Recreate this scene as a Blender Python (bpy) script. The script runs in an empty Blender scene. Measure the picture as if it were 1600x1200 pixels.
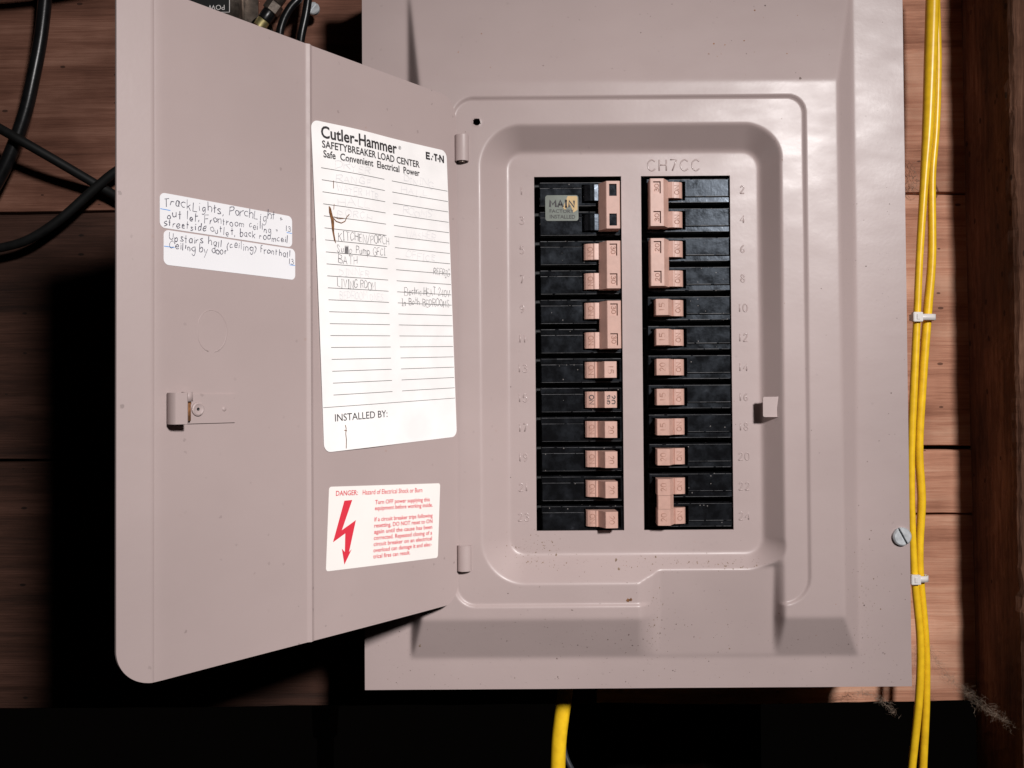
import bpy, bmesh, math, random
import numpy as np
from mathutils import Vector, Matrix

random.seed(7); rng = np.random.default_rng(7)
SC = bpy.context.scene
COL = SC.collection
MM = 0.001                                  # everything below is written in millimetres

# ------------------------------------------------------------------ camera
CAM_D, CAM_F = 585.9, 1412.7
cd = bpy.data.cameras.new("camera")
cd.sensor_width = 36.0
cd.lens = 36.0 * CAM_F / 1600.0
cd.clip_start = 0.01
cd.clip_end = 50.0
cam = bpy.data.objects.new("camera", cd)
COL.objects.link(cam)
M3 = ((9.99975675e-01, -2.08319588e-04, 6.97174337e-03),
      (3.17521436e-04, 9.99877229e-01, -1.56660528e-02),
      (-6.96762390e-03, 1.56678854e-02, 9.99852974e-01))
right, fwd, up = [Vector([M3[r][c] for r in range(3)]) for c in range(3)]
cam.matrix_world = Matrix(((right.x, up.x, -fwd.x, 0), (right.y, up.y, -fwd.y, -CAM_D * MM),
                           (right.z, up.z, -fwd.z, 0), (0, 0, 0, 1)))
SC.camera = cam

# ------------------------------------------------------------------ world: a dark crawl space
W = bpy.data.worlds.new("World"); SC.world = W; W.use_nodes = True
bg = W.node_tree.nodes["Background"]
bg.inputs[0].default_value = (1.0, 0.8, 0.7, 1)
bg.inputs[1].default_value = 0.0012

# ------------------------------------------------------------------ the flash: one small lamp, right of and above the camera
ld = bpy.data.lights.new("flash_lamp", 'AREA')
ld.shape = 'DISK'; ld.size = 0.17; ld.spread = math.radians(60); ld.energy = 3.65; ld.color = (1.0, 0.965, 0.95)
lamp = bpy.data.objects.new("flash_lamp", ld); COL.objects.link(lamp)
lamp.location = (0.622, -1.337, 0.580)
lamp.rotation_euler = (Vector((-0.02, -0.03, -0.11)) - Vector(lamp.location)).to_track_quat('-Z', 'Y').to_euler()

SC.view_settings.view_transform = 'Standard'
SC.view_settings.look = 'None'
SC.view_settings.exposure = 0.0
SC.view_settings.gamma = 1.0
SC.render.engine = 'CYCLES'
SC.cycles.use_denoising = True
SC.cycles.max_bounces = 6

# ================================================================== helpers
ORIG = {}; KC = 1.0
def thing(name, loc, label=None, cat=None, group=None, kind=None, parent=None):
    o = bpy.data.objects.new(name, None); COL.objects.link(o)
    o.empty_display_size = 0.01
    o.location = Vector(loc) * MM
    ORIG[o.name] = Vector(loc)
    tag(o, label, cat, group, kind)
    return o
def tag(o, label=None, cat=None, group=None, kind=None):
    if label: o["label"] = label
    if cat: o["category"] = cat
    if group: o["group"] = group
    if kind: o["kind"] = kind
    return o

class MB:
    """collects vertices (world millimetres) and faces, then links them as one mesh object"""
    def __init__(s): s.v = []; s.f = []
    def add(s, vs, fs):
        b = len(s.v); s.v += [tuple(v) for v in vs]; s.f += [tuple(i + b for i in f) for f in fs]; return s
    def box(s, x0, x1, y0, y1, z0, z1, bev=0.0):
        if bev <= 0:
            vs = [(x, y, z) for x in (x0, x1) for y in (y0, y1) for z in (z0, z1)]
            return s.add(vs, [(0, 1, 3, 2), (4, 6, 7, 5), (0, 4, 5, 1), (2, 3, 7, 6), (0, 2, 6, 4), (1, 5, 7, 3)])
        bm = bmesh.new()
        bmesh.ops.create_cube(bm, size=1.0)
        for v in bm.verts:
            v.co = Vector(((x0 + x1) / 2 + v.co.x * (x1 - x0), (y0 + y1) / 2 + v.co.y * (y1 - y0), (z0 + z1) / 2 + v.co.z * (z1 - z0)))
        bmesh.ops.bevel(bm, geom=list(bm.edges), offset=bev, segments=2, affect='EDGES')
        bm.verts.index_update()
        s.add([v.co[:] for v in bm.verts], [[v.index for v in f.verts] for f in bm.faces]); bm.free(); return s
    def tube(s, pts, r, n=8, ry=None, cap=True, twist=0.0):
        pts = [Vector(p) for p in pts]; m = len(pts); rings = []
        rr = r if hasattr(r, '__len__') else [r] * m
        prev = None
        for i, p in enumerate(pts):
            t = (pts[min(i + 1, m - 1)] - pts[max(i - 1, 0)])
            t = t.normalized() if t.length > 1e-9 else Vector((0, 0, 1))
            if prev is None:
                a = Vector((0, -1, 0)) if abs(t.y) < 0.9 else Vector((1, 0, 0))
            else: a = prev
            a = (a - t * a.dot(t)).normalized(); b = t.cross(a); prev = a
            k = (ry / r) if ry else 1.0
            rings.append([p + (a * math.cos(2 * math.pi * j / n + twist) * k + b * math.sin(2 * math.pi * j / n + twist)) * rr[i] for j in range(n)])
        vs = [v for R in rings for v in R]; fs = []
        for i in range(m - 1):
            for j in range(n):
                fs.append((i * n + j, i * n + (j + 1) % n, (i + 1) * n + (j + 1) % n, (i + 1) * n + j))
        if cap: fs.append(tuple(range(n - 1, -1, -1))); fs.append(tuple((m - 1) * n + j for j in range(n)))
        return s.add(vs, fs)
    def extrude(s, poly, fn, a0, a1):
        """polygon of 2-D points swept between a0 and a1; fn(u, v, a) -> xyz"""
        n = len(poly)
        vs = [fn(u, v, a0) for u, v in poly] + [fn(u, v, a1) for u, v in poly]
        fs = [(i, (i + 1) % n, n + (i + 1) % n, n + i) for i in range(n)]
        fs += [tuple(range(n - 1, -1, -1)), tuple(range(n, 2 * n))]
        return s.add(vs, fs)
    def build(s, name, mat, parent=None, smooth=False, angle=None, kind=None):
        org = Vector((0, 0, 0)); p = parent
        while p is not None:
            org += ORIG.get(p.name, Vector((0, 0, 0))); p = p.parent
        if parent is None and s.v:
            a = np.array([tuple(v) for v in s.v]) * np.array([KC, 1, KC]); lo = a.min(0); hi = a.max(0)
            org = Vector(((lo[0] + hi[0]) / 2, (lo[1] + hi[1]) / 2, lo[2]))
        me = bpy.data.meshes.new(name)
        me.from_pydata([((Vector((v[0] * KC, v[1], v[2] * KC)) - org) * MM)[:] for v in s.v], [], s.f)
        me.update()
        bm = bmesh.new(); bm.from_mesh(me); bmesh.ops.recalc_face_normals(bm, faces=bm.faces); 
        if angle is not None:
            for e in bm.edges:
                if len(e.link_faces) == 2 and e.calc_face_angle(0) > math.radians(angle): e.smooth = False
            smooth = True
        bm.to_mesh(me); bm.free()
        if smooth:
            me.polygons.foreach_set("use_smooth", [True] * len(me.polygons))
        me.materials.append(mat)
        o = bpy.data.objects.new(name, me); COL.objects.link(o)
        if parent is None: o.location = org * MM
        ORIG[o.name] = org if parent is None else Vector((0, 0, 0))
        if parent: o.parent = parent
        if kind: o["kind"] = kind
        return o

def smooth_path(pts, n=6, closed=False):
    """Catmull-Rom through the points"""
    P = [Vector(p) for p in pts]
    if len(P) < 3: return P
    out = []
    for i in range(len(P) - 1):
        p0 = P[max(i - 1, 0)]; p1 = P[i]; p2 = P[i + 1]; p3 = P[min(i + 2, len(P) - 1)]
        for k in range(n):
            t = k / n
            out.append(0.5 * ((2 * p1) + (p2 - p0) * t + (2 * p0 - 5 * p1 + 4 * p2 - p3) * t * t + (3 * p1 - p0 - 3 * p2 + p3) * t ** 3))
    out.append(P[-1]); return out

# ================================================================== materials
def nodes(name):
    m = bpy.data.materials.new(name); m.use_nodes = True
    nt = m.node_tree; b = nt.nodes["Principled BSDF"]
    return m, nt, b
def N(nt, t, **kw):
    n = nt.nodes.new(t)
    for k, v in kw.items():
        if k.startswith('i_'):
            key = k[2:]; n.inputs[int(key) if key.isdigit() else key].default_value = v
        else: setattr(n, k, v)
    return n
def link(nt, a, b): nt.links.new(a, b)
def ramp(nt, stops):
    r = nt.nodes.new('ShaderNodeValToRGB'); e = r.color_ramp.elements
    e[0].position, e[0].color = stops[0][0], tuple(stops[0][1]) + (1,)
    e[1].position, e[1].color = stops[-1][0], tuple(stops[-1][1]) + (1,)
    for p, c in stops[1:-1]:
        k = e.new(p); k.color = tuple(c) + (1,)
    return r
def mixc(nt, fac, a, b, blend='MIX'):
    m = nt.nodes.new('ShaderNodeMix'); m.data_type = 'RGBA'; m.blend_type = blend
    for sock, val in ((m.inputs[0], fac), (m.inputs[6], a), (m.inputs[7], b)):
        if hasattr(val, 'links') or hasattr(val, 'is_linked'): nt.links.new(val, sock)
        else: sock.default_value = val if not isinstance(val, tuple) else (val + (1,) if len(val) == 3 else val)
    return m.outputs[2]
def math_(nt, op, a, b=None):
    m = nt.nodes.new('ShaderNodeMath'); m.operation = op
    for i, val in enumerate((a, b)):
        if val is None: continue
        if hasattr(val, 'is_linked'): nt.links.new(val, m.inputs[i])
        else: m.inputs[i].default_value = val
    return m.outputs[0]
def coords(nt, scale=(1, 1, 1), rot=(0, 0, 0)):
    g = nt.nodes.new('ShaderNodeNewGeometry')
    mp = nt.nodes.new('ShaderNodeMapping'); mp.inputs['Scale'].default_value = scale; mp.inputs['Rotation'].default_value = rot
    nt.links.new(g.outputs['Position'], mp.inputs[0]); return mp.outputs[0]

def plain(name, col, rough=0.5, metal=0.0, spec=0.5, noise=0.0, nscale=200.0, bump=0.0, bscale=400.0):
    m, nt, b = nodes(name)
    b.inputs['Roughness'].default_value = rough; b.inputs['Metallic'].default_value = metal
    b.inputs['Specular IOR Level'].default_value = spec
    c = coords(nt)
    n = N(nt, 'ShaderNodeTexNoise', i_Scale=nscale, i_Detail=5.0); link(nt, c, n.inputs['Vector'])
    lo = tuple(x * (1 - noise) for x in col); hi = tuple(min(1, x * (1 + noise)) for x in col)
    r = ramp(nt, [(0.3, lo), (0.7, hi)]); link(nt, n.outputs[0], r.inputs[0]); link(nt, r.outputs[0], b.inputs['Base Color'])
    if bump > 0:
        n2 = N(nt, 'ShaderNodeTexNoise', i_Scale=bscale, i_Detail=3.0); link(nt, c, n2.inputs['Vector'])
        bp = N(nt, 'ShaderNodeBump', i_Strength=bump, i_Distance=0.0005); link(nt, n2.outputs[0], bp.inputs['Height']); link(nt, bp.outputs[0], b.inputs['Normal'])
    return m

def paint_material(name, col, speck=1.0, rough=0.40):
    """taupe enamel on sheet steel: orange peel, fly specks, a little rust and dust"""
    m, nt, b = nodes(name)
    c = coords(nt)
    n1 = N(nt, 'ShaderNodeTexNoise', i_Scale=9.0, i_Detail=4.0); link(nt, c, n1.inputs['Vector'])
    r1 = ramp(nt, [(0.3, tuple(x * 0.93 for x in col)), (0.7, tuple(min(1, x * 1.03) for x in col))]); link(nt, n1.outputs[0], r1.inputs[0])
    cur = r1.outputs[0]
    # fly specks: small random dots, gathered in patches
    for sc, thr, gate, dark, amt in ((170.0, 0.085, 0.80, (0.05, 0.035, 0.03), 0.85), (75.0, 0.045, 0.86, (0.03, 0.018, 0.012), 0.95), (110.0, 0.06, 0.93, (0.28, 0.11, 0.04), 0.8)):
        v = N(nt, 'ShaderNodeTexVoronoi', i_Scale=sc); wn = N(nt, 'ShaderNodeTexNoise', i_Scale=900.0, i_Detail=1.0); link(nt, c, wn.inputs['Vector'])
        va = N(nt, 'ShaderNodeVectorMath', operation='MULTIPLY_ADD'); link(nt, wn.outputs[1], va.inputs[0]); va.inputs[1].default_value = (.0016, .0016, .0016); link(nt, c, va.inputs[2]); link(nt, va.outputs[0], v.inputs['Vector'])
        dots = math_(nt, 'LESS_THAN', v.outputs['Distance'], thr * 1.6)
        sep = N(nt, 'ShaderNodeSeparateColor'); link(nt, v.outputs['Color'], sep.inputs[0])
        keep = math_(nt, 'GREATER_THAN', sep.outputs[0], gate)
        pn = N(nt, 'ShaderNodeTexNoise', i_Scale=16.0, i_Detail=2.0); link(nt, c, pn.inputs['Vector'])
        patch = N(nt, 'ShaderNodeMapRange', i_1=0.42, i_2=0.62); link(nt, pn.outputs[0], patch.inputs[0])
        f = math_(nt, 'MULTIPLY', math_(nt, 'MULTIPLY', dots, keep), math_(nt, 'MULTIPLY', patch.outputs[0], amt * speck))
        cur = mixc(nt, f, cur, dark)
    link(nt, cur, b.inputs['Base Color'])
    rn = N(nt, 'ShaderNodeTexNoise', i_Scale=30.0, i_Detail=4.0); link(nt, coords(nt, (1, 1, 2.2), (0, 0.7, 0)), rn.inputs['Vector'])
    rr = N(nt, 'ShaderNodeMapRange', i_1=0.3, i_2=0.7, i_3=rough - 0.03, i_4=rough + 0.07); link(nt, rn.outputs[0], rr.inputs[0])
    link(nt, rr.outputs[0], b.inputs['Roughness'])
    b.inputs['Specular IOR Level'].default_value = 0.36; b.inputs['Coat Weight'].default_value = 0.0; b.inputs['Coat Roughness'].default_value = 0.17
    bn = N(nt, 'ShaderNodeTexNoise', i_Scale=420.0, i_Detail=2.0); link(nt, c, bn.inputs['Vector'])
    bp = N(nt, 'ShaderNodeBump', i_Strength=0.05, i_Distance=0.0006); link(nt, bn.outputs[0], bp.inputs['Height'])
    bl = N(nt, 'ShaderNodeTexNoise', i_Scale=45.0, i_Detail=1.0); link(nt, coords(nt, (1, 1, 1.6), (0, 0.8, 0)), bl.inputs['Vector'])
    bp2 = N(nt, 'ShaderNodeBump', i_Strength=0.022, i_Distance=0.004); link(nt, bl.outputs[0], bp2.inputs['Height']); link(nt, bp.outputs[0], bp2.inputs['Normal'])
    link(nt, bp2.outputs[0], b.inputs['Normal'])
    return m

def wood_material(name, dark, mid, light, along='x', rough=0.75, bump=0.5, fine=1.0):
    m, nt, b = nodes(name)
    s = {'x': (1.0, 6, 14.0), 'z': (14.0, 6, 1.0)}[along]
    oi = N(nt, 'ShaderNodeObjectInfo')
    add = N(nt, 'ShaderNodeVectorMath', operation='ADD')
    sc = N(nt, 'ShaderNodeVectorMath', operation='SCALE', i_3=3.0)
    cx = N(nt, 'ShaderNodeCombineXYZ')
    for i in range(3): link(nt, oi.outputs['Random'], cx.inputs[i])
    link(nt, cx.outputs[0], sc.inputs[0]); link(nt, coords(nt), add.inputs[0]); link(nt, sc.outputs[0], add.inputs[1])
    mp = N(nt, 'ShaderNodeMapping'); mp.inputs['Scale'].default_value = s; link(nt, add.outputs[0], mp.inputs[0])
    warp = N(nt, 'ShaderNodeTexNoise', i_Scale=1.6, i_Detail=3.0, i_Distortion=0.6); link(nt, mp.outputs[0], warp.inputs['Vector'])
    g = N(nt, 'ShaderNodeTexNoise', i_Scale=5.5, i_Detail=9.0, i_Roughness=0.62, i_Distortion=0.5); link(nt, mp.outputs[0], g.inputs['Vector'])
    mp2 = N(nt, 'ShaderNodeMapping'); mp2.inputs['Scale'].default_value = tuple(x * y for x, y in zip(s, {'x': (1.5, 3, 4.5), 'z': (4.5, 3, 1.5)}[along])); link(nt, add.outputs[0], mp2.inputs[0])
    fn = N(nt, 'ShaderNodeTexNoise', i_Scale=16.0, i_Detail=7.0, i_Roughness=0.7); link(nt, mp2.outputs[0], fn.inputs['Vector'])
    tone = math_(nt, 'ADD', math_(nt, 'MULTIPLY', g.outputs[0], 0.5), math_(nt, 'ADD', math_(nt, 'MULTIPLY', warp.outputs[0], 0.2), math_(nt, 'MULTIPLY', fn.outputs[0], 0.3)))
    r = ramp(nt, [(0.39, dark), (0.5, mid), (0.60, light)]); link(nt, tone, r.inputs[0])
    blot = N(nt, 'ShaderNodeTexNoise', i_Scale=14.0, i_Detail=4.0); link(nt, add.outputs[0], blot.inputs['Vector'])
    br = ramp(nt, [(0.35, (0.62, 0.58, 0.56)), (0.62, (1, 1, 1))]); link(nt, blot.outputs[0], br.inputs[0])
    cur = mixc(nt, 1.0, r.outputs[0], br.outputs[0], 'MULTIPLY')
    # worm specks and small dark flecks
    v = N(nt, 'ShaderNodeTexVoronoi', i_Scale=120.0); link(nt, coords(nt, (0.6, 1, 1.3) if along == 'x' else (1.3, 1, .6)), v.inputs['Vector'])
    sep = N(nt, 'ShaderNodeSeparateColor'); link(nt, v.outputs['Color'], sep.inputs[0])
    f = math_(nt, 'MULTIPLY', math_(nt, 'LESS_THAN', v.outputs['Distance'], 0.16), math_(nt, 'GREATER_THAN', sep.outputs[0], 0.86))
    cur = mixc(nt, math_(nt, 'MULTIPLY', f, 0.8), cur, tuple(x * 0.25 for x in dark))
    link(nt, cur, b.inputs['Base Color'])
    b.inputs['Roughness'].default_value = rough; b.inputs['Specular IOR Level'].default_value = 0.25
    hb = math_(nt, 'ADD', g.outputs[0], math_(nt, 'MULTIPLY', fn.outputs[0], 0.6))
    bp = N(nt, 'ShaderNodeBump', i_Strength=bump, i_Distance=0.0015); link(nt, hb, bp.inputs['Height']); link(nt, bp.outputs[0], b.inputs['Normal'])
    return m

def plastic_black(name):
    """scuffed black phenolic: dusty pale scuffs and uneven gloss"""
    m, nt, b = nodes(name)
    c = coords(nt)
    n = N(nt, 'ShaderNodeTexNoise', i_Scale=95.0, i_Detail=6.0, i_Roughness=0.65); link(nt, c, n.inputs['Vector'])
    r = ramp(nt, [(0.45, (0.004, 0.004, 0.0045)), (0.66, (0.007, 0.0072, 0.0085)), (0.80, (0.03, 0.031, 0.036))]); link(nt, n.outputs[0], r.inputs[0])
    v = N(nt, 'ShaderNodeTexVoronoi', i_Scale=420.0); link(nt, c, v.inputs['Vector'])
    sep = N(nt, 'ShaderNodeSeparateColor'); link(nt, v.outputs['Color'], sep.inputs[0])
    f = math_(nt, 'MULTIPLY', math_(nt, 'LESS_THAN', v.outputs['Distance'], 0.16), math_(nt, 'GREATER_THAN', sep.outputs[0], 0.9))
    cur = mixc(nt, math_(nt, 'MULTIPLY', f, 0.7), r.outputs[0], (0.22, 0.2, 0.19))
    link(nt, cur, b.inputs['Base Color']); b.inputs['Specular IOR Level'].default_value = 0.22; b.inputs['Specular Tint'].default_value = (0.72, 0.84, 1.0, 1)
    rr = N(nt, 'ShaderNodeMapRange', i_1=0.35, i_2=0.7, i_3=0.17, i_4=0.36); link(nt, n.outputs[0], rr.inputs[0]); link(nt, rr.outputs[0], b.inputs['Roughness'])
    n2 = N(nt, 'ShaderNodeTexNoise', i_Scale=260.0, i_Detail=3.0); link(nt, c, n2.inputs['Vector'])
    bp = N(nt, 'ShaderNodeBump', i_Strength=0.12, i_Distance=0.0006); link(nt, n2.outputs[0], bp.inputs['Height']); link(nt, bp.outputs[0], b.inputs['Normal'])
    return m

TAUPE = (0.40, 0.317, 0.306)
PAINT = paint_material("taupe_enamel", TAUPE, 0.12, 0.36)
PAINT_DOOR = paint_material("taupe_enamel_door", tuple(x * 1.0 for x in TAUPE), 0.35, 0.45)
PAINT_NUM = plain("taupe_enamel_embossing", tuple(x * 1.02 for x in TAUPE), 0.22)
BLACK = plastic_black("black_phenolic")
BLACK_FLAT = plain("black_recess", (0.006, 0.006, 0.006), 0.6)
WORN_GLINT = plain("worn_edge_highlight", (0.055, 0.055, 0.06), 0.5, noise=0.5, nscale=500)  # lighter grey that paints highlights along the worn case edges
TAN = plain("tan_toggle_plastic", (0.50, 0.30, 0.245), 0.42, noise=0.06, nscale=300, bump=0.06)
TAN_INK = plain("tan_embossed_figures", (0.36, 0.19, 0.145), 0.4)
PAPER = plain("white_card", (0.89, 0.865, 0.855), 0.6, noise=0.045, nscale=60, spec=0.3)
PAPER2 = plain("white_gloss_label", (0.80, 0.79, 0.81), 0.5, noise=0.015, nscale=40, spec=0.3)
PAPER3 = plain("cream_label", (0.85, 0.815, 0.78), 0.5, noise=0.02, nscale=40, spec=0.3)
INK = plain("black_print", (0.028, 0.024, 0.026), 0.6)
RULE = plain("grey_rule", (0.10, 0.095, 0.095), 0.6)
PENCIL = plain("pencil", (0.15, 0.14, 0.145), 0.5)
FAINT = plain("faint_pencil", (0.74, 0.725, 0.735), 0.6)
BLUEPEN = plain("blue_line", (0.12, 0.36, 0.80), 0.5)
PEN = plain("ballpoint", (0.075, 0.07, 0.10), 0.5)
RED = plain("red_print", (0.68, 0.03, 0.055), 0.55)
RUST = plain("rust_brown", (0.17, 0.07, 0.022), 0.8, noise=0.5, nscale=500)
FOIL = plain("foil", (0.11, 0.12, 0.105), 0.38, metal=0.45, noise=0.2, nscale=90)
GOLD = plain("foil_gold", (0.36, 0.25, 0.12), 0.38, metal=0.4, noise=0.15, nscale=90)
STEEL = plain("zinc_steel", (0.52, 0.54, 0.56), 0.42, metal=0.35, noise=0.2, nscale=300, bump=0.1)
STEEL_OLD = plain("tarnished_steel", (0.20, 0.165, 0.14), 0.38, metal=0.8, noise=0.45, nscale=180, bump=0.2)
YELLOW = plain("yellow_cable_jacket", (0.93, 0.55, 0.018), 0.33, noise=0.13, nscale=170, bump=0.05)
RUBBER_MATT = plain("matt_black_cable_jacket", (0.006, 0.006, 0.006), 0.6, spec=0.2, noise=0.3, nscale=150)
RUBBER = plain("black_cable_jacket", (0.006, 0.006, 0.0065), 0.30, spec=0.3, noise=0.3, nscale=150, bump=0.1)
NYLON = plain("nylon_tie", (0.72, 0.68, 0.66), 0.4, noise=0.05)
PVC = plain("white_pvc", (0.32, 0.28, 0.26), 0.5, noise=0.1)
WEB = plain("cobweb_silk", (0.34, 0.26, 0.20), 0.8, noise=0.4, nscale=900)
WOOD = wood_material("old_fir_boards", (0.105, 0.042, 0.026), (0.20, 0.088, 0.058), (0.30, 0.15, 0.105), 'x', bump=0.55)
WOOD_DIMMED = wood_material("falloff_dimmed_boards", (0.02, 0.0085, 0.0055), (0.048, 0.020, 0.0125), (0.085, 0.038, 0.026), 'x', bump=0.6)  # light falloff on the lower left boards is put into this colour
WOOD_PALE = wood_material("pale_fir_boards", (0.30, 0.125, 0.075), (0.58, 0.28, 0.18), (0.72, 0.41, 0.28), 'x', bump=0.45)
POSTW = wood_material("rough_sawn_post", (0.045, 0.019, 0.011), (0.13, 0.058, 0.034), (0.27, 0.14, 0.09), 'z', rough=0.85, bump=1.0, fine=2.0)
EARTH = plain("dark_earth", (0.02, 0.016, 0.013), 0.95, noise=0.5, nscale=12, bump=0.5, bscale=40)

# ================================================================== stroke lettering (hand-writing, stamped figures)
G = {}
def glyph(ch, w, *polys):
    G[ch] = (w, [[tuple(map(float, q.split(','))) for q in p.lstrip('~').split()] for p in polys], [p.startswith('~') for p in polys])
glyph('A', .62, '0,0 .31,1 .62,0', '.12,.38 .5,.38'); glyph('B', .55, '0,0 0,1', '~0,1 .45,.93 .42,.6 0,.53', '~0,.53 .52,.46 .5,.05 0,0')
glyph('C', .58, '~.56,.82 .32,1 .04,.75 .02,.3 .28,0 .58,.18'); glyph('D', .58, '0,0 0,1', '~0,1 .5,.85 .55,.3 0,0')
glyph('E', .5, '.5,1 0,1 0,0 .5,0', '0,.53 .4,.53'); glyph('F', .5, '.5,1 0,1 0,0', '0,.53 .4,.53')
glyph('G', .6, '~.56,.82 .32,1 .04,.75 .02,.3 .28,0 .58,.15 .58,.42', '.58,.42 .34,.42'); glyph('H', .55, '0,0 0,1', '.55,0 .55,1', '0,.52 .55,.52')
glyph('I', .25, '.12,0 .12,1', '0,1 .25,1', '0,0 .25,0'); glyph('K', .55, '0,0 0,1', '.52,1 0,.45', '.15,.58 .55,0'); glyph('L', .48, '0,1 0,0 .48,0')
glyph('M', .68, '0,0 .05,1 .34,.35 .63,1 .68,0'); glyph('N', .58, '0,0 0,1 .58,0 .58,1'); glyph('O', .62, '~.31,1 .04,.78 .02,.25 .31,0 .6,.25 .58,.78 .31,1')
glyph('P', .52, '0,0 0,1', '~0,1 .5,.93 .48,.55 0,.48'); glyph('R', .55, '0,0 0,1', '~0,1 .5,.93 .48,.57 0,.5', '.2,.5 .55,0')
glyph('S', .52, '~.5,.85 .25,1 .02,.78 .25,.53 .5,.27 .26,0 .0,.14'); glyph('T', .56, '.28,0 .28,1', '0,1 .56,1'); glyph('U', .56, '~0,1 .02,.25 .28,0 .54,.25 .56,1')
glyph('V', .58, '0,1 .29,0 .58,1'); glyph('W', .75, '0,1 .18,0 .37,.7 .56,0 .75,1'); glyph('Y', .55, '0,1 .27,.5 .55,1', '.27,.5 .27,0')
glyph('a', .45, '~.42,.5 .2,.58 .02,.3 .16,.0 .36,.12 .42,.5', '~.42,.56 .4,.1 .47,0'); glyph('b', .42, '0,1 0,0', '~0,.4 .22,.56 .42,.3 .25,0 0,.06')
glyph('c', .4, '~.38,.48 .2,.57 .02,.3 .16,0 .4,.1'); glyph('d', .45, '~.42,.45 .2,.56 .02,.28 .18,0 .42,.14', '.42,1 .42,0'); glyph('e', .42, '~.03,.28 .38,.32 .32,.54 .12,.52 .02,.25 .16,0 .42,.1')
glyph('f', .34, '~.34,.92 .2,1 .14,.8 .14,0', '0,.55 .3,.55'); glyph('g', .44, '~.4,.5 .2,.57 .02,.3 .18,.05 .4,.2', '~.42,.56 .42,-.2 .2,-.42 0,-.3'); glyph('h', .42, '0,1 0,0', '~0,.35 .2,.56 .38,.42 .4,0')
glyph('i', .12, '.06,.55 .06,0', '.06,.74 .07,.8'); glyph('k', .42, '0,1 0,0', '.38,.58 0,.25', '.12,.34 .42,0'); glyph('l', .12, '.05,1 .06,0'); glyph('m', .66, '0,.55 0,0', '~0,.38 .16,.56 .3,.42 .32,0', '~.32,.38 .48,.56 .62,.42 .64,0')
glyph('n', .42, '0,.55 0,0', '~0,.36 .2,.56 .38,.42 .4,0'); glyph('o', .44, '~.22,.57 .03,.42 .04,.12 .22,0 .41,.14 .41,.42 .22,.57'); glyph('p', .44, '0,.55 0,-.4', '~0,.42 .22,.56 .42,.3 .24,.02 0,.08')
glyph('r', .32, '0,.55 0,0', '~0,.32 .14,.52 .32,.54'); glyph('s', .36, '~.34,.48 .18,.57 .04,.44 .18,.3 .34,.14 .18,0 .0,.07'); glyph('t', .34, '.15,.95 .15,0', '0,.58 .34,.6'); glyph('u', .44, '~0,.55 .04,.1 .2,0 .4,.14', '.42,.55 .42,0')
glyph('v', .42, '0,.55 .2,0 .42,.55'); glyph('y', .44, '0,.55 .22,.08', '.44,.55 .08,-.42'); glyph('.', .1, '.04,0 .06,.05'); glyph(',', .14, '.1,.1 .02,-.14'); glyph('+', .36, '.18,.48 .18,.1', '0,.3 .36,.3'); glyph('/', .4, '0,-.05 .4,1.05')
glyph('(', .22, '~.2,1 .03,.65 .03,.2 .2,-.15'); glyph(')', .22, '~.02,1 .19,.65 .19,.2 .02,-.15')
glyph('0', .56, '~.28,1 .04,.78 .03,.25 .28,0 .53,.25 .52,.78 .28,1'); glyph('1', .3, '.15,0 .15,1'); glyph('2', .54, '~.04,.78 .27,1 .5,.78 .36,.45 .0,0', '0,0 .54,0')
glyph('3', .52, '~.04,.86 .27,1 .48,.78 .22,.54', '~.22,.54 .52,.42 .48,.08 .22,0 .0,.14'); glyph('4', .56, '.42,0 .42,1 0,.28 .56,.28'); glyph('5', .52, '.48,1 .08,1 .04,.56', '~.04,.56 .3,.64 .52,.34 .3,0 .0,.12')
glyph('6', .52, '~.44,.95 .14,.7 .02,.3 .26,0 .5,.26 .28,.54 .04,.34'); glyph('7', .5, '0,1 .5,1 .16,0'); glyph('8', .54, '~.27,.54 .06,.76 .27,1 .48,.76 .27,.54 .02,.26 .27,0 .52,.26 .27,.54'); glyph('9', .52, '~.48,.66 .24,.46 .02,.72 .26,1 .48,.72 .42,.3 .14,.0')
glyph(' ', .3)

def strokes(text, h, gap=.18, jit=0.0, width=None, slant=0.0, seed=0):
    """list of 2-D polylines, baseline at y=0, starting at x=0; cap height h"""
    rs = random.Random(seed); x = 0; out = []
    for ch in text:
        w, polys, sm = G[ch]
        dy = rs.uniform(-1, 1) * jit; k = 1 + rs.uniform(-1, 1) * jit; ro = rs.uniform(-1, 1) * jit * .8
        for p, s in zip(polys, sm):
            q = []
            for (a, b) in p:
                a2 = (a + rs.uniform(-1, 1) * jit * .35) * k; b2 = (b + rs.uniform(-1, 1) * jit * .35) * k + dy + ro * a
                q.append(Vector((x + a2 + slant * b2, b2, 0)))
            out.append([(v.x, v.y) for v in (smooth_path(q, 5) if s else q)])
        x += w + gap * (1 + rs.uniform(-1, 1) * jit * 2)
    x -= gap
    sx = (width / (x * h)) if width else 1.0
    return [[(a * h * sx, b * h) for a, b in p] for p in out], x * h * sx

def ribbon(mb, poly, fn, w, rs=None):
    """flat ink ribbon: poly in 2-D, fn maps (a, b) to xyz"""
    n = len(poly); L = []; R = []
    for i in range(n):
        a = poly[max(i - 1, 0)]; c = poly[min(i + 1, n - 1)]
        dx, dy = c[0] - a[0], c[1] - a[1]; d = math.hypot(dx, dy) or 1
        q = w * (rs.uniform(.65, 1.35) if rs else 1.0); nx, ny = -dy / d * q / 2, dx / d * q / 2
        L.append(fn(poly[i][0] + nx, poly[i][1] + ny)); R.append(fn(poly[i][0] - nx, poly[i][1] - ny))
    mb.add(L + R, [(i, i + 1, n + i + 1, n + i) for i in range(n - 1)])

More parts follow.
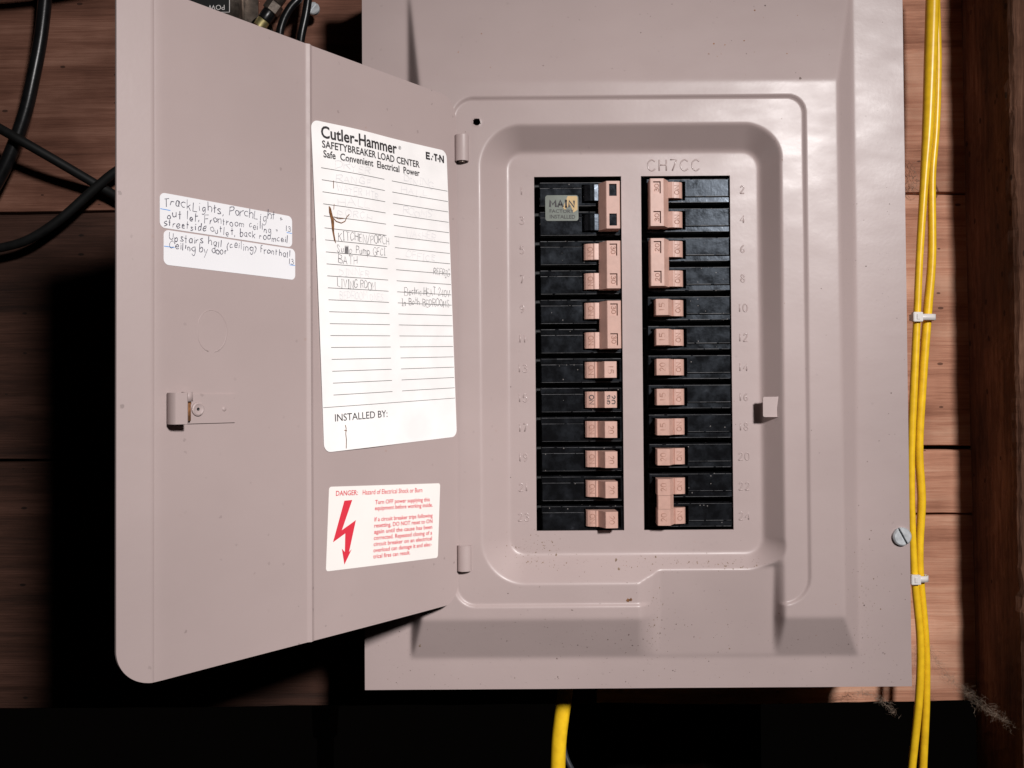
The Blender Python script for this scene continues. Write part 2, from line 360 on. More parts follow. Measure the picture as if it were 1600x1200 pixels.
def font_tris(text, bold=0.0):
    """built-in typeface as 2-D triangles: (verts, faces, width, cap)"""
    cu = bpy.data.curves.new("lettering", 'FONT'); cu.body = text; cu.size = 1.0; cu.offset = bold; cu.resolution_u = 3
    o = bpy.data.objects.new("lettering", cu); COL.objects.link(o)
    dg = bpy.context.evaluated_depsgraph_get(); dg.update()
    me = bpy.data.meshes.new_from_object(o.evaluated_get(dg))
    vs = [(v.co.x, v.co.y) for v in me.vertices]; fs = [tuple(p.vertices) for p in me.polygons]
    bpy.data.objects.remove(o); bpy.data.curves.remove(cu); bpy.data.meshes.remove(me)
    return vs, fs
def font_print(mb, text, a0, a1, base, cap, fn, bold=0.0, skew=0.0):
    """sets text between a0 and a1 on baseline 'base' (b measured downwards) with capital height cap"""
    vs, fs = font_tris(text, bold)
    if not vs: return
    x0 = min(v[0] for v in vs); x1 = max(v[0] for v in vs)
    k = (a1 - a0) / (x1 - x0); ky = cap / 0.70
    # subdivide nothing: letters are small against the card's bow
    mb.add([fn(a0 + (x - x0) * k, base - y * ky + skew * (x - x0) * k) for x, y in vs], fs)

# ================================================================== the setting: board wall, post, dark space below
WALL_Y = 85.0
wall = thing("wall", (0, WALL_Y + 10, -228), "wall of rough reddish horizontal boards behind the panel", "wall", kind="structure")
def plank(x0, x1, z0, z1, dy, seed):
    r = np.random.default_rng(seed); n = 46
    xs = np.linspace(x0, x1, n); mb = MB(); prof = []
    j0 = np.cumsum(r.normal(0, .25, n)); j0 -= np.linspace(j0[0], j0[-1], n); j1 = np.cumsum(r.normal(0, .25, n)); j1 -= np.linspace(j1[0], j1[-1], n)
    cup = r.uniform(-.8, .8)
    vs = []; K = 9
    for i, x in enumerate(xs):
        a, b = z0 + 1.0 + j0[i], z1 - 1.0 + j1[i]
        y = WALL_Y + dy
        col = [(x, y + 20, a), (x, y + 1.6, a), (x, y + .3, a + .7)]
        for k in range(1, K): 
            t = k / K; col.append((x, y + cup * math.sin(math.pi * t) + r.normal(0, .06), a + (b - a) * t))
        col += [(x, y + .3, b - .7), (x, y + 1.6, b), (x, y + 20, b)]
        vs += col
    c = len(vs) // n; fs = [(i * c + k, i * c + k + 1, (i + 1) * c + k + 1, (i + 1) * c + k) for i in range(n - 1) for k in range(c - 1)]
    fs += [(i * c + c - 1, i * c, (i + 1) * c, (i + 1) * c + c - 1) for i in range(n - 1)]
    fs += [tuple(range(c)), tuple((n - 1) * c + k for k in range(c - 1, -1, -1))]
    mb.add(vs, fs)
    return mb.build("plank", (WOOD if z0 > 100 else WOOD_DIMMED) if x0 < 0 else WOOD_PALE, wall, angle=50)
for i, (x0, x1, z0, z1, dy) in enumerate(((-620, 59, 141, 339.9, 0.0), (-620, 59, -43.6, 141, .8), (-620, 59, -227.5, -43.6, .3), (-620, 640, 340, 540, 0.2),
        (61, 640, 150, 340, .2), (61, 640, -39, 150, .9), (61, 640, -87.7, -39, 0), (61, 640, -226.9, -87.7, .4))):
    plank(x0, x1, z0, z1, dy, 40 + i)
mb = MB(); mb.box(-620, 640, WALL_Y + 24, WALL_Y + 34, -180, 540); mb.build("sheathing", EARTH, wall)

# rough-sawn post at the right
def post():
    r = np.random.default_rng(3); n = 170
    zs = np.linspace(-420, 420, n); vs = []
    k = np.ones(9) / 9
    def sm(a): return np.convolve(np.pad(a, 4, mode='edge'), k, 'valid')
    ex = sm(r.normal(0, 1.3, n)) * 1.4 + r.normal(0, .3, n); ey = sm(r.normal(0, 1.2, n)) * 1.5 + r.normal(0, .4, n)
    for i, z in enumerate(zs):
        chip = 5.0 * math.exp(-((z + 138) / 6.0) ** 2) + 2.5 * math.exp(-((z + 262) / 10) ** 2) + 2.0 * math.exp(-((z - 60) / 30) ** 2) * 0.3
        X = 339.5 + .006 * (60 - z); side = [(X - .3, 85.5 + .5)]
        for t in (.15, .3, .45, .6, .75, .88): side.append((X + r.normal(0, .22) + .15 * ex[i], 85 - 62 * t))
        side.append((X + .6 + ex[i] * .6 + chip * .5, 26 + ey[i] * .4)); side.append((X + 2.2 + ex[i] + chip, 23.0 + ey[i] + chip * .3))
        for t in (.08, .18, .3, .5, .75): side.append((X + 90 * t + 3 + chip * .3, 22.5 + r.normal(0, .3) + .3 * ey[i]))
        side += [(X + 90, 23), (X + 90, 85.5)]
        vs += [(x, y, z) for x, y in side]
    c = len(vs) // n
    fs = [(i * c + q, i * c + (q + 1) % c, (i + 1) * c + (q + 1) % c, (i + 1) * c + q) for i in range(n - 1) for q in range(c)]
    fs += [tuple(range(c)), tuple((n - 1) * c + q for q in range(c - 1, -1, -1))]
    o = MB().add(vs, fs).build("wooden_post", POSTW, None)
    tag(o, "dark rough-sawn wooden post with splintered edge beside the yellow cables", "post")
post()


# ================================================================== load centre: enclosure, pressed cover, door
lc = thing("load_center", (80, 40, -188), "taupe steel breaker panel with pressed cover and its door swung open", "breaker panel")
XL, XR, ZB, ZT = -96.3, 256.3, -187.5, 300.0
KS = 1.0082                                   # true size of everything on the recessed plane
OPEN = tuple((a * KS, b * KS) for a, b in ((15.05, 71.3), (84.1, 141.6))); OZ0, OZ1 = -85.4 * KS, 142.9 * KS
KC = 1.0

mb = MB()                                    # sheet-steel box behind the cover: four walls and a back
x0, x1, y0, y1, z0, z1, t = XL + 3, XR - 3, 3.0, WALL_Y - 1.0, ZB + 3, ZT - 3, 1.6
mb.box(x0, x0 + t, y0, y1, z0, z1); mb.box(x1 - t, x1, y0, y1, z0, z1)
mb.box(x0 + t, x1 - t, y0, y1, z0, z0 + t); mb.box(x0 + t, x1 - t, y0, y1, z1 - t, z1); mb.box(x0 + t, x1 - t, y1 - t, y1, z0 + t, z1 - t)
mb.build("enclosure_box", PAINT_DOOR, lc)
mb = MB(); mb.box(8, 150, 11, 14, -95, 152); mb.build("breaker_rail", BLACK_FLAT, lc)

def cover():
    st = .85
    def axis(a, b, marks):
        v = np.linspace(a, b, int((b - a) / st) + 1)
        for m in marks: v[np.argmin(abs(v - m))] = m
        return v
    xs = axis(XL, XR, [OPEN[0][0], OPEN[0][1], OPEN[1][0], OPEN[1][1]]); zs = axis(ZB, ZT, [OZ0, OZ1])
    X, Z = np.meshgrid(xs, zs, indexing='ij')
    cl = lambda a: np.clip(a, 0, 1)
    t = np.minimum.reduce([(X + 66.0) / 7.8, (222.5 - X) / 13.5, (Z + 167.5) / 28.0, (268 - Z) / 67.0])
    P = 14 * cl(t)
    Nf = cl(np.maximum((93 - X) / 13.0, (X - 167.2) / 3.2)); Nf = np.where(Z > -60, 1, Nf)
    Nh = np.where(Z < -108.5, 6.6 * cl((Z + 172) / 63.5), 6.6 + (Z + 108.5) * .9)
    hp = np.where(Nf < 1, np.minimum(P, Nh + (np.maximum(P, Nh) - Nh) * Nf), P)
    fx0, fx1, fz0, fz1, r = -2.7, 161.8, -101.5, 160.0, 11.0
    qx = np.maximum.reduce([fx0 + r - X, X - (fx1 - r), X * 0]); qz = np.maximum.reduce([fz0 + r - Z, Z - (fz1 - r), Z * 0])
    wx = np.where(X < 80, 17.4, 10.6); wz = np.where(Z > 30, 14.6, 16.6)
    w = (qx * wx + qz * wz + 1e-6) / (qx + qz + 1e-6); w = np.where(qx + qz < 1e-3, 15, w)
    rec = -1 + 14 * np.maximum((np.hypot(qx, qz) - r) / w, 0)
    def blur(a, s):
        k = np.exp(-.5 * (np.arange(-9, 10) * st / s) ** 2); k /= k.sum()
        a = np.pad(a, 9, mode='edge')
        a = np.apply_along_axis(lambda c: np.convolve(c, k, 'valid'), 0, a)
        return np.apply_along_axis(lambda c: np.convolve(c, k, 'valid'), 1, a)
    A = blur(hp, 1.1); R = blur(rec, 1.0)
    # shallow step of the door seat
    rx0, rx1, rz0, rz1, rr = -36.5, 187.0, -131.0, 191.0, np.where((X > 100) & (Z < 0), 17.0, np.where(X < 0, 13.0, 10.5))
    dx = np.abs(X - (rx0 + rx1) / 2) - (rx1 - rx0) / 2 + rr; dz = np.abs(Z - (rz0 + rz1) / 2) - (rz1 - rz0) / 2 + rr
    sd = np.hypot(np.maximum(dx, 0), np.maximum(dz, 0)) + np.minimum(np.maximum(dx, dz), 0) - rr
    s = cl(-sd / 1.9 + .5); s = s * s * (3 - 2 * s)
    A = A - 1.5 * s * cl((A - 8.5) / 4.5)
    k_ = cl(.5 + .5 * (R - A) / .9); B = R + (A - R) * k_ - .9 * k_ * (1 - k_)
    # hand-wide unevenness of the pressing
    B += .12 * np.sin(X * .031 + 1.3) * np.sin(Z * .024 + .4) + .05 * np.sin(X * .11 + Z * .07)
    # small drilled hole at the upper left of the door seat
    hx, hz, hr = -21.4, 176.1, 2.25
    d = np.hypot(X - hx, Z - hz); near = abs(d - hr) < st * .55
    X = np.where(near, hx + (X - hx) * hr / np.maximum(d, .01), X); Z = np.where(near, hz + (Z - hz) * hr / np.maximum(d, .01), Z)
    B = np.where(near, B + .25, B)
    inside = d < hr - st * .5
    nx, nz = X.shape
    ii, jj = np.meshgrid(np.arange(nx - 1), np.arange(nz - 1), indexing='ij')
    cx = (xs[:-1] + xs[1:])[:, None] / 2 + 0 * jj; cz = (zs[:-1] + zs[1:])[None, :] / 2 + 0 * ii
    keep = np.ones(ii.shape, bool)
    for a, b in OPEN: keep &= ~((cx > a) & (cx < b) & (cz > OZ0) & (cz < OZ1))
    keep &= ~(inside[:-1, :-1] | inside[1:, :-1] | inside[:-1, 1:] | inside[1:, 1:])
    idx = lambda i, j: i * nz + j
    F = np.stack([idx(ii, jj), idx(ii + 1, jj), idx(ii + 1, jj + 1), idx(ii, jj + 1)], -1)[keep]
    V = np.stack([X.ravel(), -B.ravel(), Z.ravel()], 1)
    E_ = np.concatenate([F[:, [0, 1]], F[:, [1, 2]], F[:, [2, 3]], F[:, [3, 0]]]); key = np.sort(E_, 1); _, inv, cnt = np.unique(key, axis=0, return_inverse=True, return_counts=True)
    bd = E_[cnt[inv.ravel()] == 1]
    n0 = len(V); extra = []; fs2 = []
    for a, b in bd:
        pa, pb = V[a], V[b]
        m = (pa + pb) / 2; outer = m[0] < XL + .1 or m[0] > XR - .1 or m[2] < ZB + .1 or m[2] > ZT - .1
        dep = 11.0 if outer else 1.6
        k = n0 + len(extra)
        extra += [pa, pb, pb + np.array([0, dep, 0]), pa + np.array([0, dep, 0])]; fs2.append((k + 1, k, k + 3, k + 2))
    V = np.concatenate([V, np.array(extra)]); F = np.concatenate([F, np.array(fs2)])
    me = bpy.data.meshes.new("cover")
    org = np.array(ORIG[lc.name])
    me.vertices.add(len(V)); me.vertices.foreach_set("co", ((V - org) * MM).astype(np.float32).ravel())
    me.loops.add(F.size); me.loops.foreach_set("vertex_index", F.astype(np.int32).ravel())
    me.polygons.add(len(F)); me.polygons.foreach_set("loop_start", np.arange(0, F.size, 4, dtype=np.int32)); me.polygons.foreach_set("loop_total", np.full(len(F), 4, np.int32))
    me.polygons.foreach_set("use_smooth", np.ones(len(F), bool))
    me.update(calc_edges=True); me.validate()
    me.materials.append(PAINT)
    o = bpy.data.objects.new("cover", me); COL.objects.link(o); o.parent = lc; ORIG[o.name] = Vector((0, 0, 0))
    o["label"] = "pressed taupe steel cover with recessed centre and two breaker openings"
    def height(x, z):
        fi = np.interp(x, xs, np.arange(len(xs))); fj = np.interp(z, zs, np.arange(len(zs))); i, j = min(int(fi), nx - 2), min(int(fj), nz - 2); a, b = fi - i, fj - j
        return float((1 - a) * (1 - b) * B[i, j] + a * (1 - b) * B[i + 1, j] + (1 - a) * b * B[i, j + 1] + a * b * B[i + 1, j + 1])
    return o, height
cov, cov_h = cover()

def emboss(name, text, xc, zc, h, r=.52, width=None, gap=.3, y=-1.0):
    st, w = strokes(text, h, gap, width=width); mb = MB()
    for p in st: mb.tube([(xc - w / 2 + a, -cov_h((xc - w / 2 + a) * KC, (zc - h / 2 + b) * KC) + .25, zc - h / 2 + b) for a, b in p], r, 6)
    return mb.build(name, PAINT_NUM, cov, smooth=True)
KC = KS
for k in range(12):
    emboss("embossed_number", str(2 * k + 1), 6.9 - .02 * k, 133.9 - 19.12 * k, 4.9)
    emboss("embossed_number", str(2 * k + 2), 149.4 - .08 * k, 133.7 - 19.12 * k, 4.9)
emboss("embossed_code", "CH7CC", 105.3, 149.8, 7.2, .55, width=33.4)

KC = 1.0
# fly specks, dust grains and rust freckles lying on the cover: far too many to count
def specks(name, mat, spots, seed):
    r = np.random.default_rng(seed); mb = MB()
    for cx, cz, sx, sz, n, big in spots:
        for _ in range(n):
            x, z = (cx + r.normal(0, sx), cz + r.normal(0, sz)) if sx < 60 else (r.uniform(XL + 4, XR - 4), r.uniform(cz - sz, cz + sz))
            if not (XL + 1 < x < XR - 1 and ZB + 1 < z < ZT - 1): continue
            if OZ0 - 1 < z < OZ1 + 1 and any(a - 1 < x < b + 1 for a, b in OPEN): continue
            q = big * r.lognormal(-1.1, .55); el = r.uniform(.5, 1.0); ph = r.uniform(0, math.pi); h0 = cov_h(x, z)
            pts = []
            for k in range(6):
                a = 2 * math.pi * k / 6; u, v = q * math.cos(a) * r.uniform(.7, 1.2), q * el * math.sin(a) * r.uniform(.7, 1.2)
                dx, dz = u * math.cos(ph) - v * math.sin(ph), u * math.sin(ph) + v * math.cos(ph)
                pts.append((x + dx, -cov_h(x + dx, z + dz) - .02, z + dz))
            mb.add(pts + [(x, -h0 - .12, z)], [(k, (k + 1) % 6, 6) for k in range(6)])
    return mb.build(name, mat, cov, kind="stuff")
SPECK = plain("fly_speck", (0.15, 0.11, 0.10), 0.8, noise=.5, nscale=900); DUST = plain("brown_dust", (0.20, 0.14, 0.10), 0.9, noise=.4, nscale=900); FRECK = plain("rust_freckle", (0.26, 0.12, 0.055), 0.9, noise=.4, nscale=900)
specks("fly_specks", SPECK, [(80, 0, 200, 187, 90, .55), (80, -165, 200, 22, 300, .5), (120, 235, 60 - 1, 22, 30, .7), (30, 230, 40, 18, 20, .6), (225, -140, 14, 40, 90, .6), (80, -150, 50, 14, 130, .65), (240, 60, 8, 80, 50, .55)], 21)
specks("dust_grains", DUST, [(14, -99, 11, 6, 150, .62), (110, -106, 26, 2.2, 80, .6), (140, -107, 10, 2.2, 60, .6), (60, -108, 30, 4, 60, .55), (91, -140, 3.5, 18, 70, .55), (226, -130, 4, 25, 60, .5), (80, -160, 200, 24, 160, .5)], 22)
specks("rust_freckles", FRECK, [(170, 225, 26, 14, 16, .7), (10, 228, 30, 10, 10, .7), (150, -140, 50, 20, 12, .55), (173, 100, .5, 60, 10, .5), (143.2, 30, .5, 60, 26, .45), (72.6, 0, .4, 60, 18, .4)], 23)

# strike tab on the right of the recess
mb = MB()
poly = [(159.8, -.9), (160.5, -.3), (171, -.2), (176, -.6), (176, -12.9), (171, -13.2), (160.5, -13.1), (159.8, -12.5)]
mb.extrude(poly, lambda u, v, a: (u, a + (.35 * (u - 171) if u > 171 else 0), v), -9.4, -8.3)
mb.build("strike_tab", PAINT_DOOR, cov, angle=30)
# rust chip where the enamel is gone
mb = MB(); pts = [(0, 0), (1.2, 1.3), (2.1, .6), (3.4, 1.6), (4.2, .3), (3.3, -.7), (2.6, -.2), (1.6, -1.1), (.4, -.6)]
mb.add([(71.0 + a * .95, -12.72, -128.2 + b) for a, b in pts] + [(71.0 + a * .95, -12.2, -128.2 + b) for a, b in pts], [tuple(range(9))] + [(i, (i + 1) % 9, 9 + (i + 1) % 9, 9 + i) for i in range(9)])
mb.build("rust_chip", RUST, cov)

# slotted cover screw: domed head with a real slot
def slot_screw(cx, cz, y, R, ang, parent, name="cover_screw", mat=None):
    mb = MB(); n = 28; sw = R * .16; ca, sa = math.cos(ang), math.sin(ang)
    for sgn in (1, -1):
        a0 = math.asin(sw / R); arc = [a0 + (math.pi - 2 * a0) * i / n for i in range(n + 1)]
        pr = [(R * math.cos(a), R * math.sin(a)) for a in arc]
        def P(u, v, yy): v *= sgn; return (cx + u * ca - v * sa, yy, cz + u * sa + v * ca)
        top = [P(u * .86, max(v * .86, sw), y - 2.6) for u, v in pr]; mid = [P(u, v, y - 1.9) for u, v in pr]; bot = [P(u, v, y + .5) for u, v in pr]
        m = n + 1; f = [tuple(range(m))]
        for q in range(2): f += [(q * m + i, q * m + (i + 1) % m, (q + 1) * m + (i + 1) % m, (q + 1) * m + i) for i in range(m)]
        mb.add(top + mid + bot, f)
    mb.tube([(cx, y - 1.0, cz), (cx, y + .5, cz)], R * .97, 24)
    return mb.build(name, mat or STEEL, parent, angle=35)
slot_screw(250.7, -91.0, 0, 5.9, math.radians(-62), lc)

# ------------------------------------------------------------------ door (seen from inside), hinged at the left of the seat
HX, HY, ANG = -35.0, -13.7, 0.8849
CE, SE = math.cos(ANG), math.sin(ANG)
def D(s, z, w=0.0):
    """door coordinates: s towards the hinge (0) from the free edge (-222), z up, w out of the inner face"""
    return (HX + CE * s + SE * w, HY + SE * s - CE * w, z)
def und(s, z): return .35 * math.sin(s * .028 + .5) * math.sin(z * .014)
def door_w(s):
    w = 0.0
    if s < -204.3: w -= math.tan(math.radians(12)) * (-204.3 - s)
    d = abs(s + 115.5)
    if d < 2.2: w += 1.1 * (1 - d / 2.2)
    if abs(s + 203.6) < 1.2: w -= .35 * (1 - abs(s + 203.6) / 1.2)
    return w
def door():
    zt, zb = 190.8, -128.6
    ss = sorted(set([round(v, 3) for v in list(np.linspace(-203.2, .6, 60)) + [-203.6, -204.3, -205.0, -205.8, -206.6] + list(np.linspace(-208, -214, 6)) + [-118.2, -117.7, -117, -116.3, -115.5, -114.7, -114, -113.3, -112.8]]
             + [round(-203.2 - 16.8 * math.sin(math.radians(a)), 3) for a in range(40, 91, 5)] + [round(-12 + 12.6 * math.sin(math.radians(a)), 3) for a in range(6, 91, 7)]))
    rows = 40; vs = []; fs = []
    def lim(s):
        d = 0; e = 0
        if s < -203.2: d = 16.8 - math.sqrt(max(16.8 ** 2 - (s + 203.2) ** 2, 0)); e = d * .35
        if s > -12: d = e = 15 - 15 * math.sqrt(max(1 - ((s + 12) / 12.6) ** 2, 0))
        return zb + d, zt - e
    n = len(ss)
    for th in (0, -1.25):
        for s in ss:
            a, b = lim(s)
            for k in range(rows + 1):
                z = a + (b - a) * k / rows
                vs.append(D(s, z, door_w(s) + th + und(s, z)))
    R = rows + 1; off = n * R
    for i in range(n - 1):
        for k in range(rows):
            q = (i * R + k, (i + 1) * R + k, (i + 1) * R + k + 1, i * R + k + 1); fs.append(q); fs.append(tuple(off + t for t in reversed(q)))
        for k in (0, rows): fs.append((i * R + k, (i + 1) * R + k, off + (i + 1) * R + k, off + i * R + k))
    for i in (0, n - 1):
        for k in range(rows): fs.append((i * R + k, i * R + k + 1, off + i * R + k + 1, off + i * R + k))
    o = MB().add(vs, fs).build("door", PAINT_DOOR, lc, angle=28)
    o["label"] = "hinged taupe door standing open, seen from its inner side"
    return o
dr = door()
# hinge knuckles rolled out of the door's edge
for z0, z1 in ((150.6, 167.2), (-108.6, -92.6)):
    mb = MB(); cx, cy = -30.9, -14.2; prof = []
    for a in range(-20, 215, 15):
        t = math.radians(a); prof.append((cx + 4.4 * math.cos(t), cy - 3.4 * math.sin(t)))
    for a in range(210, -21, -15):
        t = math.radians(a); prof.append((cx + 3.3 * math.cos(t), cy - 2.4 * math.sin(t)))
    mb.extrude(prof, lambda u, v, a: (u, v, a), z0, z1); k = mb.build("hinge_knuckle", PAINT_DOOR, dr, angle=40)
    mb = MB(); mb.tube([(cx, cy, z0 - .6), (cx, cy, z1 - 1.5)], 2.2, 12); mb.build("hinge_pin", STEEL_OLD, dr, angle=40)
# latch: riveted strip with a sprung hook
mb = MB()
mb.extrude([(-196.5, 0), (-161.8, 0), (-161.8, .75), (-196.5, .75)], lambda u, v, a: D(u, a, v), -11.0, 3.0)
mb.build("latch_plate", PAINT_DOOR, dr)
mb = MB()
prof = [(-197.6, 0), (-198.6, 2.5), (-198.6, 6.2), (-197.6, 7.4), (-192.0, 7.9), (-191.2, 7.2), (-191.6, 6.8), (-196.9, 6.3), (-197.6, 5.6), (-197.6, 2.6), (-196.8, .6)]
mb.extrude(prof, lambda u, v, a: D(u, a, v), -11.0, 3.6); mb.build("latch_hook", PAINT_DOOR, dr, angle=40)
mb = MB()
prof = [(-190.6, .6), (-190.2, 3.6), (-188.8, 4.4), (-186.6, 3.8), (-185.6, .6)]
mb.extrude(prof, lambda u, v, a: D(u, a, v), -.5, 4.0); mb.build("latch_lip", PAINT_DOOR, dr, angle=40)
mb = MB(); mb.extrude([(-190.0, .7), (-189.6, 2.8), (-187.2, 3.0), (-186.0, .7)], lambda u, v, a: D(u, a, v), -9.6, -.5); mb.build("latch_grime", RUST, dr, angle=40)
def door_disc(s, z, w, rs, mat, name, n=24):
    """lathe on the door: rs = [(radius, height), ...]"""
    mb = MB(); vs = []
    for r, hgt in rs:
        vs += [D(s + r * math.cos(2 * math.pi * j / n), z + r * math.sin(2 * math.pi * j / n), w + hgt) for j in range(n)]
    fs = [(q * n + j, q * n + (j + 1) % n, (q + 1) * n + (j + 1) % n, (q + 1) * n + j) for q in range(len(rs) - 1) for j in range(n)]
    fs.append(tuple(range((len(rs) - 1) * n, len(rs) * n)))
    mb.add(vs, fs); return mb.build(name, mat, dr, angle=45)
door_disc(-182.4, -4.2, .7, [(3.4, -.3), (3.2, .9), (2.6, 1.2), (1.9, .9), (.8, .8), (.75, -.4)], PAINT_DOOR, "latch_rivet")
door_disc(-182.4, -4.2, .72, [(.74, .5), (.5, .35)], BLACK_FLAT, "rivet_bore", 12)
door_disc(-168.0, -4.3, .6, [(1.3, -.2), (1.1, .35), (.6, .6)], PAINT_DOOR, "latch_dimple")
# faint D-shaped knock-out groove
mb = MB(); pts = []
for a in range(-80, 261, 12):
    t = math.radians(a); pts.append((-174.2 + 8.2 * math.cos(t) * (1.0 if math.cos(t) > 0 else .98), 33.5 + 10.2 * math.sin(t)))
pts = [(max(s, -181.6), z) for s, z in pts]
mb.tube([D(s, z, und(s, z) - .1) for s, z in pts], .3, 5); mb.build("knockout_rim", PAINT_DOOR, dr, smooth=True)
mb = MB(); mb.add([D(-103 + a, -128.2 + b, .12) for a, b in ((-1.6, -.2), (1.8, -.3), (1.1, 1.0), (0, 1.9), (-1, .8))], [(0, 1, 2, 3, 4)]); mb.build("rust_spot", RUST, dr)

# ================================================================== paper on the door
def card(name, o, th, w, h, r, mat, bow, label, cat="label", lift=.25):
    """rounded card; returns (object, fn) where fn(a, b) is a point a across and b down on its face"""
    ct, st_ = math.cos(th), math.sin(th)
    def fn(a, b, e=.12): 
        s_, z_ = o[0] + ct * a + st_ * b, o[1] + st_ * a - ct * b
        return D(s_, z_, und(s_, z_) + lift + bow(a / w, b / h) + e)
    n = 44; m = 44; mb = MB(); vs = []
    us = sorted(set(list(np.linspace(0, w, n)) + [r * (1 - math.cos(math.radians(q))) for q in range(0, 91, 15)] + [w - r * (1 - math.cos(math.radians(q))) for q in range(0, 91, 15)]))
    def lim(a):
        d = 0
        if a < r: d = r - math.sqrt(max(r * r - (r - a) ** 2, 0))
        if a > w - r: d = r - math.sqrt(max(r * r - (a - w + r) ** 2, 0))
        return d, h - d
    R = m + 1
    for e in (0, -.2):
        for a in us:
            b0, b1 = lim(a)
            for k in range(R): vs.append(fn(a, b0 + (b1 - b0) * k / m, e))
    off = len(us) * R; fs = []
    for i in range(len(us) - 1):
        for k in range(m):
            q = (i * R + k, (i + 1) * R + k, (i + 1) * R + k + 1, i * R + k + 1); fs.append(q); fs.append(tuple(off + t for t in reversed(q)))
        for k in (0, m): fs.append((i * R + k, (i + 1) * R + k, off + (i + 1) * R + k, off + i * R + k))
    for i in (0, len(us) - 1):
        for k in range(m): fs.append((i * R + k, i * R + k + 1, off + i * R + k + 1, off + i * R + k))
    ob = mb.add(vs, fs).build(name, mat, None, angle=40)
    tag(ob, label, cat)
    return ob, fn
def hand(mb, fn, text, a, b, h, width, wid=.3, jit=.05, rise=0.0, seed=1, slant=.05, gap=.2):
    st, w = strokes(text, h, gap, jit, width, slant, seed)
    rr_ = random.Random(seed + 99); ph = rr_.uniform(0, 6)
    for p in st: ribbon(mb, p, lambda x, y: fn(a + x, b - y - rise * x + h * .09 * math.sin(x * .33 + ph) + h * .05 * math.sin(x * .9 + ph)), wid * rr_.uniform(.8, 1.3), rr_)
def child(mb, name, mat, ob):
    """a part whose vertices are in world millimetres under a top-level mesh"""
    return mb.build(name, mat, ob)

# circuit directory
bowf = lambda u, v: 1.9 * math.exp(-((u - .30) / .22) ** 2) * (1 - .55 * v) + .5 * math.exp(-(u / .12) ** 2) * math.sin(math.pi * min(max(v, 0), 1))
cd_o, cf = card("directory_card", (-114.4, 150.6), math.radians(2.6), 105.8, 179.6, 4.5, PAPER, bowf, "white circuit directory card with ruled lines and pencilled room names", "card", lift=.3)
mb = MB()
font_print(mb, "Cutler-Hammer", 6.2, 62.8, 8.6, 6.4, cf, .022)
font_print(mb, "SAFETYBREAKER LOAD CENTER", 6.6, 81.5, 14.0, 3.9, cf, .016)
font_print(mb, "Safe  Convenient  Electrical  Power", 7.2, 81.3, 19.2, 3.9, cf, .016)
font_print(mb, "®", 64.2, 66.4, 5.6, 2.0, cf)
# maker's mark: letters E T N with broken strokes and a dot
def rect(mb, fn, a0, a1, b0, b1): mb.add([fn(a0, b0), fn(a1, b0), fn(a1, b1), fn(a0, b1)], [(0, 1, 2, 3)])
e0 = 87.2
for q in ((0, 1.1, 0, 4.6), (1.1, 3.6, 0, 1.1), (1.1, 3.2, 1.75, 2.85), (1.1, 3.6, 3.5, 4.6), (4.5, 5.4, 3.3, 4.5), (5.6, 6.4, 1.6, 2.6), (7.0, 10.2, 0, 1.1), (8.05, 9.2, 1.1, 4.6), (10.2, 11.3, 2.2, 3.3)): rect(mb, cf, e0 + q[0], e0 + q[1], 3.3 + q[2], 3.3 + q[3])
for q in ([(12.2, 8.0), (12.2, 3.4)], [(12.2, 3.5), (15.4, 7.9)], [(15.4, 8.0), (15.4, 3.4)]): ribbon(mb, [(e0 + a, b) for a, b in q], cf, 1.05)
child(mb, "printed_heading", INK, cd_o)
mb = MB(); font_print(mb, "INSTALLED BY:", 8.0, 46.6, 163.2, 4.0, cf, .002); child(mb, "printed_caption", INK, cd_o)
mb = MB()
for k in range(20):
    b = 25.2 + 6.5 * k
    for a0, a1 in ((5.3 + .12 * k, 51.4), (57.6 + .1 * k, 105.2)):
        ribbon(mb, [(a0 + (a1 - a0) * q / 14, b) for q in range(15)], cf, .3)
ribbon(mb, [(.3 + 105 * q / 24, 155.2) for q in range(25)], cf, .28)
child(mb, "ruled_lines", RULE, cd_o)
mb = MB()
hand(mb, cf, "KITCHEN/PORCH", 15.2, 63.3, 4.6, 38, .26, .10, 0, 3)
hand(mb, cf, "Sump Pump GFCI", 13.8, 70.0, 4.4, 36, .26, .09, 0, 4)
for q in range(7): ribbon(mb, [(19.6 + q * .35, 66.2 + (q % 2) * .6), (19.2 + q * .4, 70.6)], cf, .3)
hand(mb, cf, "BATH", 14.4, 76.2, 4.3, 13.5, .26, .10, 0, 5)
hand(mb, cf, "LIVING ROOM", 13.2, 89.6, 4.6, 27.5, .26, .10, 0, 6)
child(mb, "pencil_writing", PENCIL, cd_o); mb = MB()
hand(mb, cf, "REFRIG", 90.0, 78.6, 4.4, 14.0, .26, .1, 0, 7, .2)
hand(mb, cf, "Electric HEAT 240V", 64.6, 91.4, 4.4, 39, .26, .10, 0, 8)
hand(mb, cf, "In Both BEDROOMS", 62.0, 97.8, 4.4, 41.0, .26, .10, 0, 9)
child(mb, "pencil_writing", PENCIL, cd_o)
mb = MB(); rs = random.Random(5)                                 # rubbed-out pencil
for k, txt in ((0, "DRYER"), (1, "RANGE"), (2, "WATER HTR"), (3, "HALL"), (4, "PORCH")):
    hand(mb, cf, txt, 14 + rs.uniform(-1, 2), 24.4 + 6.5 * k, 3.9, 18 + 1.4 * len(txt), .3, .16, 0, k)
child(mb, "rubbed_out_pencil", FAINT, cd_o); mb = MB()
hand(mb, cf, "DINNER", 14.5, 89.4 - 6.5, 3.9, 22, .3, .16, 0, 50); child(mb, "rubbed_out_pencil", FAINT, cd_o); mb = MB()
